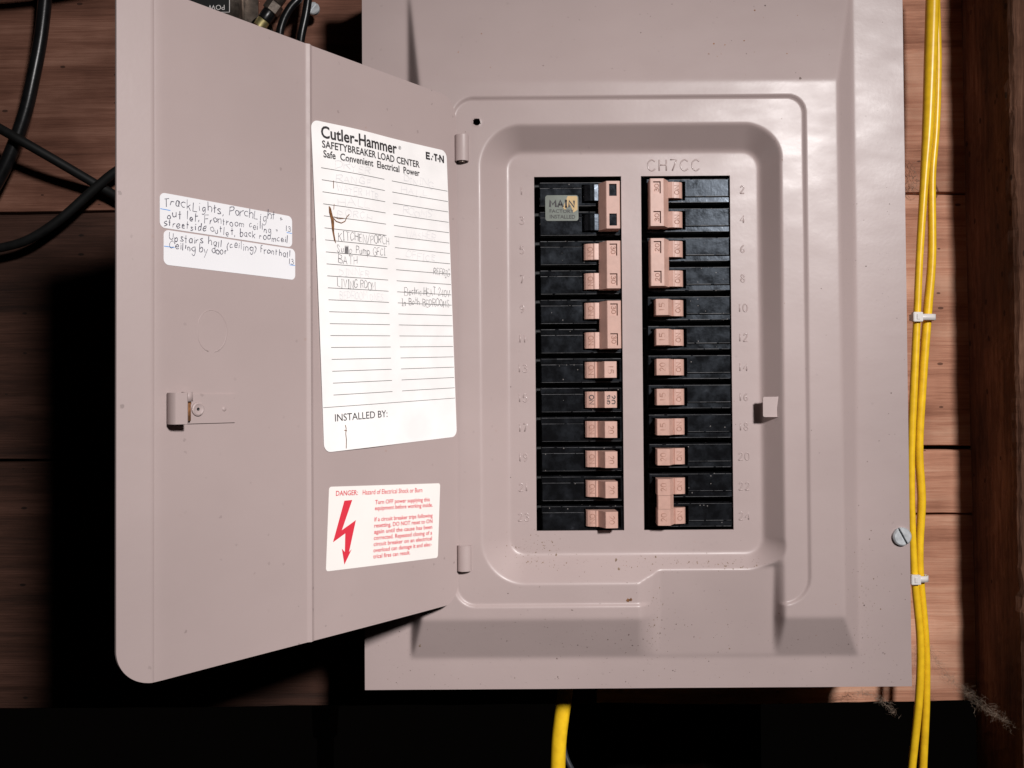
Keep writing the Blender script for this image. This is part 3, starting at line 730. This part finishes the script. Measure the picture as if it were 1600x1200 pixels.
hand(mb, cf, "BEDROOM ONES", 14.5, 102.4 - 6.5, 3.9, 32, .3, .16, 0, 51); child(mb, "rubbed_out_pencil", FAINT, cd_o); mb = MB()
for k, txt in ((0, "DINING"), (1, "HALL"), (3, "ROOMS"), (5, "WASHER"), (7, "OFFICE")):
    hand(mb, cf, txt.upper().replace('D', 'D'), 66 + rs.uniform(-1, 2), 24.4 + 6.5 * k, 3.9, 16 + 1.5 * len(txt), .3, .16, 0, 20 + k)
child(mb, "rubbed_out_pencil", FAINT, cd_o)
mb = MB(); cf2 = lambda a, b: cf(a, b, .3)                        # torn, scorched slit
mb.add([cf2(a, b) for a, b in ((9.3, 45.4), (10.6, 46.4), (11.6, 50.2), (12.5, 53.4), (12.2, 59.5), (13.2, 65.6), (12.0, 64.0), (10.9, 58.5), (10.4, 52.8), (9.3, 49.0))], [tuple(range(10))])
for p, wd in (([(11.6, 51.4), (14, 53.4), (17.4, 54.0), (20, 52.8), (21.4, 50.2), (23.2, 48.6)], .5), ([(12.3, 51.0), (15.6, 51.8), (19.2, 51.3)], .35), ([(13.2, 31.2), (13.0, 35.4)], .35), ([(13.0, 44.0), (12.6, 47.0)], .3)): ribbon(mb, p, cf2, wd)
child(mb, "scorched_tear", RUST, cd_o); mb = MB()
for p, wd in (([(14.8, 165.6), (15.3, 167.4), (14.9, 170.5), (15.2, 174), (14.8, 178.6)], .4), ([(14.0, 168.4), (15.8, 168.9)], .35)): ribbon(mb, p, cf2, wd)
child(mb, "scorched_tear", RUST, cd_o)

# danger label
dth = math.radians(-3.15)
dg_o, df = card("danger_label", (-102.8, -47.5), dth, 87.1, 45.6, 1.6, PAPER3, lambda u, v: 0, "cream danger label with red lightning arrow and red warning text", "label", lift=.12)
mb = MB()
font_print(mb, "DANGER:", 4.8, 20.4, 5.0, 2.7, df, .008); font_print(mb, "Hazard of Electrical Shock or Burn", 24.0, 71.5, 5.0, 2.7, df, .006)
for txt, b, a1 in (("Turn OFF power supplying this", 10.7, 78.2), ("equipment before working inside.", 14.1, 80.8), ("If a circuit breaker trips following", 20.5, 81.2), ("resetting, DO NOT reset to ON", 24.0, 81.2), ("again until the cause has been", 27.5, 81.2),
                   ("corrected. Repeated closing of a", 31.0, 81.2), ("circuit breaker on an electrical", 34.5, 81.2), ("overload can damage it and elec-", 38.0, 81.2), ("trical fires can result.", 41.5, 63.0)):
    font_print(mb, txt, 33.6, a1, b, 2.35, df, .012)
child(mb, "red_lettering", RED, dg_o)
mb = MB()
pl = [(10.9, 7.9), (16.5, 7.7), (9.9, 24), (19.7, 19), (15.6, 36.3), (17.4, 35), (12.6, 43), (10.4, 34.1), (12.6, 36.2), (12.4, 25.9), (4, 30.2)]
mb.add([df(a, b) for a, b in pl], [(0, 1, 2), (0, 2, 10), (2, 9, 10), (2, 3, 9), (3, 4, 9), (9, 4, 8), (8, 4, 6), (4, 5, 6), (8, 6, 7)])
child(mb, "lightning_arrow", RED, dg_o)

# two handwritten stickers
l1, f1 = card("handwritten_label", (-201.3, 96.3), 0.0, 74.6, 16.3, 2.6, PAPER2, lambda u, v: 0, "upper white sticker handwritten with track lights and porch light", "label", lift=.15)
mb = MB()
hand(mb, f1, "TrackLights, PorchLight +", 2.0, 5.9, 4.3, 66.5, .3, .15, .03, 31, .04, .2)
hand(mb, f1, "out let, Frontroom ceiling +", 3.6, 11.0, 3.7, 62, .3, .15, .02, 32, .04, .2)
hand(mb, f1, "streetside outlet, back roomceil.", 2.0, 15.3, 3.6, 70.6, .3, .15, .015, 33, .04, .2)
hand(mb, f1, "13", 70.2, 8.3, 2.8, 3.4, .26, .1, 0, 34)
child(mb, "ballpoint_writing", PEN, l1)
mb = MB(); ribbon(mb, [(.2, 7.6), (5.2, 7.7)], f1, .32); child(mb, "blue_rule", BLUEPEN, l1); mb = MB(); ribbon(mb, [(71.0, 8.9), (74.4, 8.9)], f1, .32); child(mb, "blue_rule", BLUEPEN, l1)
l2, f2 = card("handwritten_label", (-199.4, 79.3), 0.0, 74.6, 16.3, 2.6, PAPER2, lambda u, v: 0, "lower white sticker handwritten with upstairs hall and ceiling by door", "label", lift=.15)
mb = MB()
hand(mb, f2, "Upstairs hall (ceiling) fronthall", 2.6, 4.4, 3.4, 68.6, .3, .15, .0, 41, .04, .22)
hand(mb, f2, "Ceiling by door", 3.0, 8.4, 3.7, 30.5, .3, .15, .02, 42, .04, .2)
hand(mb, f2, "13", 70.3, 8.2, 2.8, 3.2, .28, .1, 0, 43)
child(mb, "ballpoint_writing", PEN, l2)
mb = MB(); ribbon(mb, [(.2, 7.7), (5.4, 7.8)], f2, .32); child(mb, "blue_rule", BLUEPEN, l2); mb = MB(); ribbon(mb, [(71.0, 8.6), (74.4, 8.6)], f2, .32); child(mb, "blue_rule", BLUEPEN, l2)

# ================================================================== circuit breakers
KC = KS
FACE = 1.8                                   # breaker faces sit just inside the cover sheet
PITCH = 19.03
def zrow(k, side): return OZ1 / KS - PITCH * k - (1.7 if side == 'L' else 0.0)     # top of row k
def breaker_body(side, k):
    """moulded case of one pole: flat face, long ledge, gutters between neighbours, pocket round the toggle"""
    x0, x1 = (18.2, 70.9) if side == 'L' else (87.2, 141.2)
    zt = zrow(k, side)
    if side == 'L': px0, px1 = 45.8, 69.4; prof = [(1.0, -4.2), (1.6, -1.1), (2.1, -.8), (5.0, -.9), (5.7, -.05), (16.6, 0), (17.2, -.5), (17.8, -4.2)]
    else: px0, px1 = 89.6, 112.9; prof = [(1.2, -4.2), (1.8, -.5), (2.4, 0), (13.1, 0), (13.8, -.9), (16.7, -.8), (17.3, -1.1), (17.9, -4.2)]
    zc = zt - (9.6 if side == 'R' else 9.3)
    pz = [zc + 6.1, zc + 5.9, zc - 5.9, zc - 6.1]
    zl = sorted([zt - p for p, _ in prof] + pz, reverse=True)
    hz = lambda z: float(np.interp(zt - z, [p for p, _ in prof], [h for _, h in prof]))
    xl = [x0, x0 + .35, x0 + .9, px0, px0 + .2, px1 - .2, px1, x1 - .7, x1 - .2, x1]
    def he(x): return float(np.interp(x, [x0, x0 + .35, x0 + .9, x1 - .7, x1 - .2, x1], [-4.2, -.9, 0, 0, -.5, -4.2]))
    vs = []; 
    for x in xl:
        for z in zl:
            h = min(hz(z), he(x))
            if px0 + .1 < x < px1 - .1 and pz[2] - .05 < z < pz[1] + .05: h = -4.0
            vs.append((x, FACE - h, min(max(z, OZ0 / KS + .05), OZ1 / KS - .05)))
    nz = len(zl); fs = [(i * nz + j, (i + 1) * nz + j, (i + 1) * nz + j + 1, i * nz + j + 1) for i in range(len(xl) - 1) for j in range(nz - 1)]
    return MB().add(vs, fs)
TOG = [(.6, -3), (0, 9.8), (.35, 10.3), (7.7, 10.8), (8.0, 10.5), (11.8, 2.9), (12.5, 3.5), (13.2, 3.5), (13.6, 2.9), (15.2, 2.85), (16.8, 2.5), (18.4, 1.6), (19.3, .3), (19.6, -3)]
TOGD = [(.6, -3), (.3, 4.6), (5.0, 5.2), (9.6, 3.0)] + TOG[6:]               # cut-down bat under a handle tie
def tx(side, x):                              # toggle x (from the bat's outer edge) to world
    return 91.4 + x if side == 'R' else 66.3 - x
def toggle(side, k, mat, zc, tied=False):
    mb = MB(); mb.extrude(TOGD if tied else TOG, lambda u, v, a: (tx(side, u), FACE - v, a), zc - 5.15, zc + 5.15); return mb
def turned(mb, side, text, xc, zc, y, h, r, width=None, flat=False, slope=0.0):
    """figures turned a quarter: up the right-hand column, down the left-hand one"""
    st, w = strokes(text, h, .2, width=width)
    sg = 1 if side == 'R' else -1
    def fn(a, b): 
        dx = -sg * (b - h / 2)
        return (xc + dx, y + slope * dx, zc + sg * (a - w / 2))
    for p in st:
        if flat: ribbon(mb, p, fn, r)
        else: mb.tube([fn(a, b) for a, b in p], r, 5)
def tog_y(u): return FACE - float(np.interp(u, [p[0] for p in TOG[1:]], [p[1] for p in TOG[1:]]))
def figures(side, zc, rating, parent, mat, flat=False):
    mb = MB()
    off = (-.06 if flat else .08)
    turned(mb, side, "ON", tx(side, 15.4), zc, tog_y(15.4) + off, 3.0 if not flat else 2.8, .24 if not flat else .55, 5.6, flat, (.12 if side == 'R' else -.12))
    if "SWD" in rating:
        turned(mb, side, "20", tx(side, 2.5), zc, tog_y(2.5) + off, 2.8, .6, 5.4, True); turned(mb, side, "SWD", tx(side, 5.6), zc, tog_y(5.6) + off, 2.2, .5, 5.6, True)
    elif rating: turned(mb, side, rating, tx(side, 3.9), zc, tog_y(3.9) + off, 3.4, .24 if not flat else .55, 5.0, flat)
    mb.build("figures", mat, parent)
def tie_cap(side, z0, z1):
    """long handle-tie cap over two toggles with two sunk windows"""
    base = 88.3 if side == 'R' else 69.3; sg = 1 if side == 'R' else -1
    P = lambda u, h, z: (base + sg * u, FACE - h, z)
    mb = MB()
    out = [(.3, -1), (0, 10.4), (.45, 10.85), (8.6, 10.85), (9.0, 10.4), (12.9, 3.6), (12.9, -1)]
    n = len(out); top = [P(u, h, z1) for u, h in out]; bot = [P(u, h, z0) for u, h in out]
    fs = [(i, (i + 1) % n, n + (i + 1) % n, n + i) for i in range(n) if i != 2] + [tuple(range(n)), tuple(range(2 * n - 1, n - 1, -1))]
    mb.add(top + bot, fs)
    us = [.45, 2.1, 6.9, 8.6]; L = z1 - z0; zs = [z1, z1 - 1.8, z1 - 9.5, z0 + 9.5, z0 + 1.8, z0]
    for i in range(3):
        for j in range(5):
            sunk = i == 1 and j in (1, 3)
            a, b, c, d = us[i], us[i + 1], zs[j], zs[j + 1]
            if not sunk: mb.add([P(a, 10.85, c), P(b, 10.85, c), P(b, 10.85, d), P(a, 10.85, d)], [(0, 1, 2, 3)])
            else:
                q = [(a, c), (b, c), (b, d), (a, d)]
                mb.add([P(u, 10.85, z) for u, z in q] + [P(u, 9.5, z) for u, z in q], [(4, 5, 6, 7)] + [(e, (e + 1) % 4, 4 + (e + 1) % 4, 4 + e) for e in range(4)])
    bm_pts = [((us[1] + us[2]) / 2, (zs[1] + zs[2]) / 2), ((us[1] + us[2]) / 2, (zs[3] + zs[4]) / 2)]
    return mb, [(base + sg * u, FACE - 9.5, z) for u, z in bm_pts], P
def weld(o, d=.00002):
    bm = bmesh.new(); bm.from_mesh(o.data); bmesh.ops.remove_doubles(bm, verts=bm.verts, dist=d); bmesh.ops.recalc_face_normals(bm, faces=bm.faces); bm.to_mesh(o.data); bm.free()
    return o
def breaker(side, rows, rating, label, kind='single', group=None):
    zt, zb = zrow(rows[0], side), zrow(rows[-1] + 1, side)
    xm = 43 if side == 'L' else 113
    t = thing("circuit_breaker", (xm, 8, zb + .5), label, "breaker", "circuit breakers in the panel")
    for k in rows:
        cs = breaker_body(side, k).build("case", BLACK, t)
        mb = MB(); r_ = random.Random(k * 7 + (side == 'R')); zt_ = zrow(k, side)
        ends = ((18.9, 70.2), (18.9, 45.6), (19.2, 70.0)) if side == 'L' else ((88.2, 140.6), (113.2, 140.6), (88.2, 140.4))
        for off, h_, (xa, xb) in zip((2.0, 5.75, 17.0) if side == 'L' else (2.2, 13.0, 16.8), (-.8, .0, -.35) if side == 'L' else (-.15, .0, -.85), ends):
            if zt_ - off < OZ0 / KS + .3: continue
            x = xa
            while x < xb - 1:
                x2 = min(xb, x + r_.uniform(3, 14)); w_ = r_.uniform(.12, .34)
                mb.add([(x, FACE - h_ - .07, zt_ - off + w_ / 2), (x2, FACE - h_ - .07, zt_ - off + w_ / 2 * r_.uniform(.5, 1.2)), (x2, FACE - h_ - .07, zt_ - off - w_ / 2 * r_.uniform(.5, 1.2)), (x, FACE - h_ - .07, zt_ - off - w_ / 2)], [(0, 1, 2, 3)]); x = x2 + (r_.uniform(0, 2.5) if r_.random() < .4 else 0)
        mb.build("worn_edge_glints", WORN_GLINT, cs, kind="stuff")  # broken pale ribbons stand in for highlights on the edges
        zc = zrow(k, side) - (9.6 if side == 'R' else 9.3)
        black = kind == 'main'
        mat = BLACK if black else TAN
        tg = toggle(side, k, mat, zc, kind in ('double', 'main')).build("toggle", mat, t)
        if not black: figures(side, zc, rating if kind in ('single', 'tied') else "", tg, INK if "SWD" in rating else TAN_INK, "SWD" in rating)
    za, zb2 = [zrow(k, side) - (9.6 if side == 'R' else 9.3) for k in (rows[0], rows[-1])]
    if kind in ('double', 'main'):
        mb, wins, P = tie_cap(side, zb2 - 5.6, za + 5.6)
        cap = weld(mb.build("handle_tie", TAN, t))
        for (x, y, z) in wins:
            m2 = MB()
            if kind == 'main':
                m2.box(x - 2.2, x + 2.2, y - .15, y + .05, z - 3.65, z + 3.65); m2.build("window", BLACK, cap)
            else:
                turned(m2, side, rating, x, z, y - .02, 2.7, .2, 4.8); m2.build("figures", TAN_INK, cap)
    if kind == 'tied':
        mb = MB(); zc = (za + zb2) / 2
        mb.extrude([(.35, 4), (.05, 9.9), (.4, 10.4), (7.6, 10.9), (7.9, 10.6), (11.0, 4.4), (11.0, 4)], lambda u, v, a: (tx(side, u + .1), FACE - v - .1, a), zc - 4.2, zc + 4.2)
        mb.build("handle_tie", TAN, t)
    return t
WORDS = dict(zip((10, 12, 13, 14, 15, 16, 17, 18, 19, 20, 21, 23), "ten twelve thirteen fourteen fifteen sixteen seventeen eighteen nineteen twenty twenty-one twenty-three".split()))
breaker('L', (0, 1), "", "main double breaker with blank black windows in its tan handle, beside embossed 1 and 3", 'main')
breaker('L', (2, 3), "30", "double breaker with long tan handle tie directly below the main breaker", 'double')
breaker('L', (4, 5), "30", "double breaker with scuffed long tan handle tie between embossed nine and eleven", 'double')
for k, rt in ((6, "15"), (7, "20 SWD"), (8, "20"), (9, "20"), (10, "20"), (11, "20")):
    n = 2 * k + 1
    lab = "single black breaker with black printed 20 SWD on its toggle, beside embossed 15" if n == 15 else "single breaker with tan toggle marked %s beside embossed number %s" % (rt, WORDS[n])
    breaker('L', (k,), rt, lab)
breaker('R', (0, 1), "30", "double breaker with long tan handle tie under the embossed letters CH7CC", 'double')
breaker('R', (2, 3), "20", "double breaker with long tan handle tie beside embossed six and eight", 'double')
for k, rt in ((4, "15"), (5, "15"), (6, "20"), (7, "15"), (8, "15"), (9, "20")):
    breaker('R', (k,), rt, "single breaker with tan toggle marked %s beside embossed number %s" % (rt, WORDS[2 * k + 2]))
breaker('R', (10, 11), "20", "two black poles with toggles joined by a small tan block, beside embossed 22 and 24", 'tied')

# foil sticker on the main breaker
ml = MB(); sx0, sx1, sz0, sz1, sr, ys = 22.2, 43.6, 114.4, 131.0, 1.6, FACE - .18
def rr(x0, x1, z0, z1, r, y):
    p = []
    for cx, cz, a0 in ((x1 - r, z1 - r, 0), (x0 + r, z1 - r, 90), (x0 + r, z0 + r, 180), (x1 - r, z0 + r, 270)):
        p += [(cx + r * math.cos(math.radians(a0 + q)), y, cz + r * math.sin(math.radians(a0 + q))) for q in range(0, 91, 15)]
    return p
P0 = rr(sx0, sx1, sz0, sz1, sr, ys); P1 = rr(sx0, sx1, sz0, sz1, sr, ys + .15); m = len(P0)
ml.add(P0 + P1, [tuple(range(m))] + [(i, (i + 1) % m, m + (i + 1) % m, m + i) for i in range(m)])
mlo = ml.build("main_label", FOIL); tag(mlo, "small foil sticker reading MAIN FACTORY INSTALLED on the main breaker", "sticker")
mf = lambda a, b: (sx0 + a + .02 * b, ys - .12, sz1 - b - .02 * a)
mb = MB()

for p in strokes("MAIN", 4.3, .22, width=15.6)[0]: ribbon(mb, p, lambda a, b: mf(2.9 + a, 7.5 - b), 1.25)
font_print(mb, "FACTORY", 2.6, 18.2, 11.2, 2.2, mf, .006); font_print(mb, "INSTALLED", 2.6, 19.0, 14.9, 2.4, mf, .006)
mb.build("printed_lettering", INK, mlo)
mb = MB(); mb.add([(sx0 + a, ys - .06, sz1 - b) for a, b in ((14.5, .6), (20.2, .6), (20.8, 1.4), (20.8, 9.5), (18.2, 11.2), (16.2, 6.2), (12.6, 9.6), (11.4, 8.0))], [tuple(range(8))]); mb.build("gold_patch", GOLD, mlo)

KC = 1.0
# ================================================================== cables and ties
def cable(name, pts, r, mat, label, cat="cable", group=None, n=10, sub=8, ry=None):
    path = smooth_path(pts, sub)
    if hasattr(r, '__len__'):
        rr_ = np.interp(np.linspace(0, len(r) - 1, len(path)), range(len(r)), r); rr_ = list(rr_)
    else: rr_ = r
    o = MB().tube(path, rr_, n).build(name, mat, None, angle=60)
    return tag(o, label, cat, group)
c1 = [(297.3, 295.2), (296.6, 277.1), (294.6, 232.0), (292.2, 187.0), (289.2, 151.1), (285.1, 97.3), (282.8, 57.0), (279.9, 7.9), (277.5, -36.6), (277.1, -81.0), (278.4, -125.4), (281.8, -169.7), (280.4, -209.4), (274.8, -257.8), (272.4, -285.4)]
c2 = [(301.0, 297.1), (301.2, 278.9), (301.5, 233.5), (299.5, 188.1), (296.3, 152.0), (295.5, 97.8), (291.8, 57.3), (287.5, 7.9), (284.6, -36.9), (285.9, -72.7), (284.1, -103.9), (284.2, -128.5), (287.2, -170.8), (287.1, -210.8), (284.2, -259.5), (283.0, -287.2)]
cable("yellow_cable", [(x, 44, z) for x, z in c1], [4.5, 4.5, 4.4, 3.9, 2.9, 2.5, 2.5, 2.7, 2.5, 2.4, 2.5, 2.6, 2.7, 2.7, 2.7], YELLOW, "yellow cable running close along the cover's edge, wide and flat at its top", group="yellow cables tied together")
cable("yellow_cable", [(x, 48, z) for x, z in c2], [2.6, 2.6, 2.7, 2.8, 2.7, 2.9, 3.1, 3.0, 2.9, 2.9, 2.7, 2.7, 2.7, 2.7, 2.8, 2.8], YELLOW, "yellow cable on the post side of the tied pair, bulging away below its top", group="yellow cables tied together")
cable("yellow_cable", [(37.6, 62, -180.0), (37.1, 62, -199.4), (35.6, 61, -213.0), (33.4, 60, -226.5), (31.2, 60, -244.6), (30.2, 60, -269.4), (30.0, 60, -290)], 5.6, YELLOW, "single yellow cable hanging out below the panel's bottom edge")
cable("grey_cable", [(33, 74, -236), (36, 72, -256), (40.5, 70, -267), (49, 72, -280), (60, 74, -292)], 2.2, plain("grey_jacket", (.025, .028, .035), .5), "thin dark grey cable behind the hanging yellow cable")
def tie(z, xa, xb, y, label):
    t = thing("cable_tie", ((xa + xb) / 2, y, z - 3), label, "cable tie", "white ties round the yellow cables")
    mb = MB(); pts = []
    for q in range(25):
        a = 2 * math.pi * q / 24; pts.append(((xa + xb) / 2 + (xb - xa) / 2 * math.copysign(abs(math.cos(a)) ** .7, math.cos(a)), y + 4.3 * math.copysign(abs(math.sin(a)) ** .7, math.sin(a)), z))
    vs = [(p[0], p[1], z + d) for p in pts for d in (-2.1, 2.1)]
    mb.add(vs, [(2 * i, 2 * i + 2, 2 * i + 3, 2 * i + 1) for i in range(24)])
    o = mb.build("band", NYLON, t, smooth=True)
    so = o.modifiers.new("thickness", 'SOLIDIFY'); so.thickness = .0009; so.offset = 1
    mb = MB(); mb.box(xa - 1.6, xa + 5.0, y - 7.4, y - 3.4, z - 3.3, z + 3.3, .35); h = mb.build("head", NYLON, t)
    mb = MB(); mb.box(xa + .6, xa + 2.8, y - 7.9, y - 7.2, z - 1.8, z + 1.8, .2); mb.build("pawl", NYLON, t)
tie(54.4, 279.6, 295.2, 46, "white nylon tie round the yellow cables, the upper of two")
tie(-127.2, 275.6, 287.4, 46, "white nylon tie round the yellow cables, level below the slotted screw")

cable("black_cable", [(-334.8, 62, 310), (-335.2, 62, 290), (-337.9, 61, 261.0), (-342.5, 60, 233.2), (-348.9, 60, 205.6), (-360.8, 60, 173.3), (-376.1, 60, 146.4), (-400, 60, 120)], 4.7, RUBBER, "thick glossy black cable curving down the board wall", group="black cables on the wall", n=14)
cable("black_cable", [(-382, 50, 206), (-366, 51, 196), (-347, 52, 185), (-326, 60, 172.5), (-302.5, 74, 158), (-284, 77, 147), (-255, 79, 130), (-222, 80, 118)], 3.4, RUBBER_MATT, "straight black cable slanting down towards the open door", group="black cables on the wall", n=12)
cable("black_cable", [(-244, 76, 196), (-284, 70, 169.5), (-303, 69, 154), (-326, 68, 133), (-349, 68, 118), (-371, 68, 111.5), (-395, 68, 109)], 3.3, RUBBER_MATT, "black cable rising from the wall seam to behind the door", group="black cables on the wall", n=12)

# coax splitter on the wall above the door
sp = thing("coax_splitter", (-205, WALL_Y, 268), "tarnished metal coax splitter with threaded connector above the open door", "splitter")
mb = MB(); mb.box(-262, -196, 62, 84.5, 276.5, 330, 1.2); mb.build("housing", STEEL_OLD, sp, angle=40)
mb = MB(); mb.box(-240, -201.6, 61.4, 62.2, 279.2, 322); lbp = mb.build("nameplate", BLACK_FLAT, sp)
mb = MB()
for a, b in (((-201.9, 279.5), (-201.9, 321.6)), ((-239.6, 279.5), (-239.6, 321.6)), ((-239.6, 279.5), (-201.9, 279.5))): mb.tube([(a[0], 61.3, a[1]), (b[0], 61.3, b[1])], .3, 4)
vs, fs = font_tris("POW"); mb.add([(-205.0 - x * 5.2, 61.2, 284.8 - y * 5.2) for x, y in vs], fs)
mb.build("nameplate_print", NYLON, lbp)
mb = MB()                                     # mounting ear with a hole
vs = []; fs = []; nn = 24
out = [(-183.8 + 8.5 * math.cos(2 * math.pi * i / nn), 273.8 + 9.5 * math.sin(2 * math.pi * i / nn)) for i in range(nn)]
out = [(max(-196.5, x) if z < 284 else x, min(z, 283)) for x, z in out]
inn = [(-182.6 + 3.0 * math.cos(2 * math.pi * i / nn), 273.4 + 3.4 * math.sin(2 * math.pi * i / nn)) for i in range(nn)]
for y in (78.0, 80.0): vs += [(x, y, z) for x, z in out] + [(x, y, z) for x, z in inn]
for i in range(nn):
    j = (i + 1) % nn; fs += [(i, j, nn + j, nn + i), (2 * nn + i, 3 * nn + i, 3 * nn + j, 2 * nn + j), (i, 2 * nn + i, 2 * nn + j, j), (nn + i, nn + j, 3 * nn + j, 3 * nn + i)]
mb.add(vs, fs); mb.box(-197, -186, 78.0, 80.0, 278, 300); mb.build("mounting_ear", STEEL_OLD, sp)
ax0 = Vector((-158, 56, 296)); ax1 = Vector((-180.5, 58, 266)); ad = (ax1 - ax0).normalized()
mb = MB(); L = (ax1 - ax0).length; pts = []; rad = []
for q in range(34):
    pts.append(ax0 + ad * (q * .44)); rad.append(4.7 if q % 2 else 4.25)
mb.tube(pts, rad, 18); mb.build("threaded_barrel", STEEL_OLD, sp, angle=30)
mb = MB(); mb.tube([ax0 + ad * 15, ax0 + ad * 15.6, ax0 + ad * 22, ax0 + ad * 22.6], [5.6, 6.2, 6.2, 5.6], 6); mb.build("hex_nut", STEEL_OLD, sp)
mb = MB(); mb.tube([ax0 + ad * 22.4, ax0 + ad * 23, ax0 + ad * 29.5, ax0 + ad * 30], [4.4, 4.9, 4.9, 4.4], 18); mb.build("boot", RUBBER, sp, angle=40)
mb = MB(); mb.tube([ax0 + ad * 30, ax0 + ad * 30.4, ax0 + ad * 36, ax0 + ad * 36.4], [4.2, 4.6, 4.6, 3.4], 18); mb.build("crimp_sleeve", plain("brass_crimp", (.45, .38, .18), .4, metal=.8, noise=.4, nscale=400), sp, angle=40)
cable("coax_cable", [(-146, 60, 300), (-151, 58, 288), (-157.0, 57, 280.5), (-162.4, 57, 270.5), (-165.2, 58, 258.7), (-166, 62, 240), (-168, 66, 215)], 2.9, RUBBER, "bent black coax cable beside the splitter's threaded connector", n=12)
cable("coax_cable", [(-141, 54, 308), (-142.7, 54, 292.0), (-145.2, 54, 274.5), (-149.4, 55, 254.7), (-152, 60, 230), (-153, 66, 200)], 3.0, RUBBER, "black coax cable dropping beside the small wall screw", n=12)
cable("black_cable", [(-120, 40, 352), (-190, 42, 337), (-260, 45, 318), (-330, 48, 305), (-400, 50, 300)], 3.4, RUBBER, "black cable crossing the wall above the coax splitter", n=12)
o = slot_screw(-143.6, 285.9, 72, 4.6, math.radians(55), None, "wall_screw"); tag(o, "small bright screw head on the boards beside the coax cable", "screw")
mb = MB()
# ================================================================== below the boards
pp = thing("water_pipe", (-226, 500, -620), "dim white plastic pipe with a coupling below the boards", "pipe")
mb = MB(); mb.tube([(-226, 500, -620), (-226, 500, -392)], 10.0, 20); mb.build("tube", PVC, pp, angle=40)
mb = MB(); mb.tube([(-226, 500, -402), (-226, 500, -400), (-226, 500, -367), (-226, 500, -365)], [12.5, 14.5, 16.0, 14.5], 20); mb.build("coupling", PVC, pp, angle=40)
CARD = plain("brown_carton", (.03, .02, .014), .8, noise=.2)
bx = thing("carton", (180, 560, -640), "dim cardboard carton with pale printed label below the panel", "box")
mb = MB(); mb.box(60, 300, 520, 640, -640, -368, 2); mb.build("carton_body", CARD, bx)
mb = MB(); mb.box(112, 232, 518.6, 519.8, -560, -400); lb = mb.build("carton_label", plain("shade_dimmed_label", (.05, .042, .038), .9, noise=.3), bx)  # label colour darkened to paint in the shade below the panel
mb = MB(); vs, fs = font_tris("Wat", .02); mb.add([(120 + x * 19, 518.2, -440 + y * 19) for x, y in vs], fs); mb.build("label_print", INK, lb)
mb = MB(); mb.box(146, 228, 517.9, 518.5, -424, -404); mb.box(160, 228, 517.9, 518.5, -470, -446); mb.build("label_red", plain("shade_dimmed_red_print", (.05, .012, .01), .9, noise=.3), lb)  # red darkened the same way, shade put into its colour

# ================================================================== cobwebs and litter
def web(name, path, n, spread, length, label, seed, r=.036):
    rs = np.random.default_rng(seed); P = smooth_path(path, 10); mb = MB()
    for _ in range(n):
        c = P[rs.integers(0, len(P))] + Vector(rs.normal(0, 1, 3) * np.array(spread))
        d = Vector(rs.normal(0, 1, 3)); i = min(len(P) - 2, int(rs.integers(0, len(P)))); tdir = (P[i + 1] - P[i]).normalized()
        d = (d.normalized() * .8 + tdir * rs.uniform(-1, 1)).normalized(); L = length * rs.uniform(.3, 1.5)
        k = Vector(rs.normal(0, .25, 3)) * L
        mb.tube([c - d * L / 2, c + k * .5, c + d * L / 2], r * rs.uniform(.5, 1.8), 3, cap=False)
    for _ in range(max(3, n // 40)):
        off = Vector(rs.normal(0, 1, 3) * np.array(spread)); mb.tube([q + off + Vector(rs.normal(0, .25, 3)) for q in P], r * .8, 3, cap=False)
    o = mb.build(name, WEB); return tag(o, label, "cobweb")
web("cobweb", [(300, 74, -182), (304.7, 58, -197.5), (315.6, 46, -208.5), (330, 40, -220), (344.0, 38, -226.9)], 480, (2.6, 5, 2.6), 4.5, "dusty cobweb slung from the boards to the wooden post", 5)
web("cobweb", [(228, 66, -219), (240, 64, -214), (252, 64, -213.0), (261, 64, -217.0), (267, 64, -222), (272, 64, -228)], 170, (1.4, 3, 1.3), 4.5, "ragged cobweb drooping under the panel's lower right corner", 6, .05)
web("cobweb", [(291, 78, 170), (296, 78, 161), (297, 78, 152)], 30, (2.0, 2, 3), 6, "little tuft of cobweb and straw beside the yellow cables", 8, .12)
rs = np.random.default_rng(11); mb = MB()
for _ in range(14):
    c = np.array([312.5, 80, 154]) + rs.normal(0, 1, 3) * np.array([2.6, 2, 4.2]); d = rs.normal(0, 1, 3); d /= np.linalg.norm(d); e = np.cross(d, rs.normal(0, 1, 3)); e /= np.linalg.norm(e); nn_ = np.cross(d, e)
    L, w_, t_ = rs.uniform(3, 6), rs.uniform(.8, 2), .35
    vs = [c + d * a * L / 2 + e * b * w_ / 2 + nn_ * g * t_ for a in (-1, 1) for b in (-1, 1) for g in (-1, 1)]
    mb.add(vs, [(0, 1, 3, 2), (4, 6, 7, 5), (0, 4, 5, 1), (2, 3, 7, 6), (0, 2, 6, 4), (1, 5, 7, 3)])
tag(mb.build("bark_litter", plain("bark", (.22, .10, .06), .8, noise=.4, nscale=400)), "clump of bark flakes lodged behind the yellow cables at the seam", "litter")
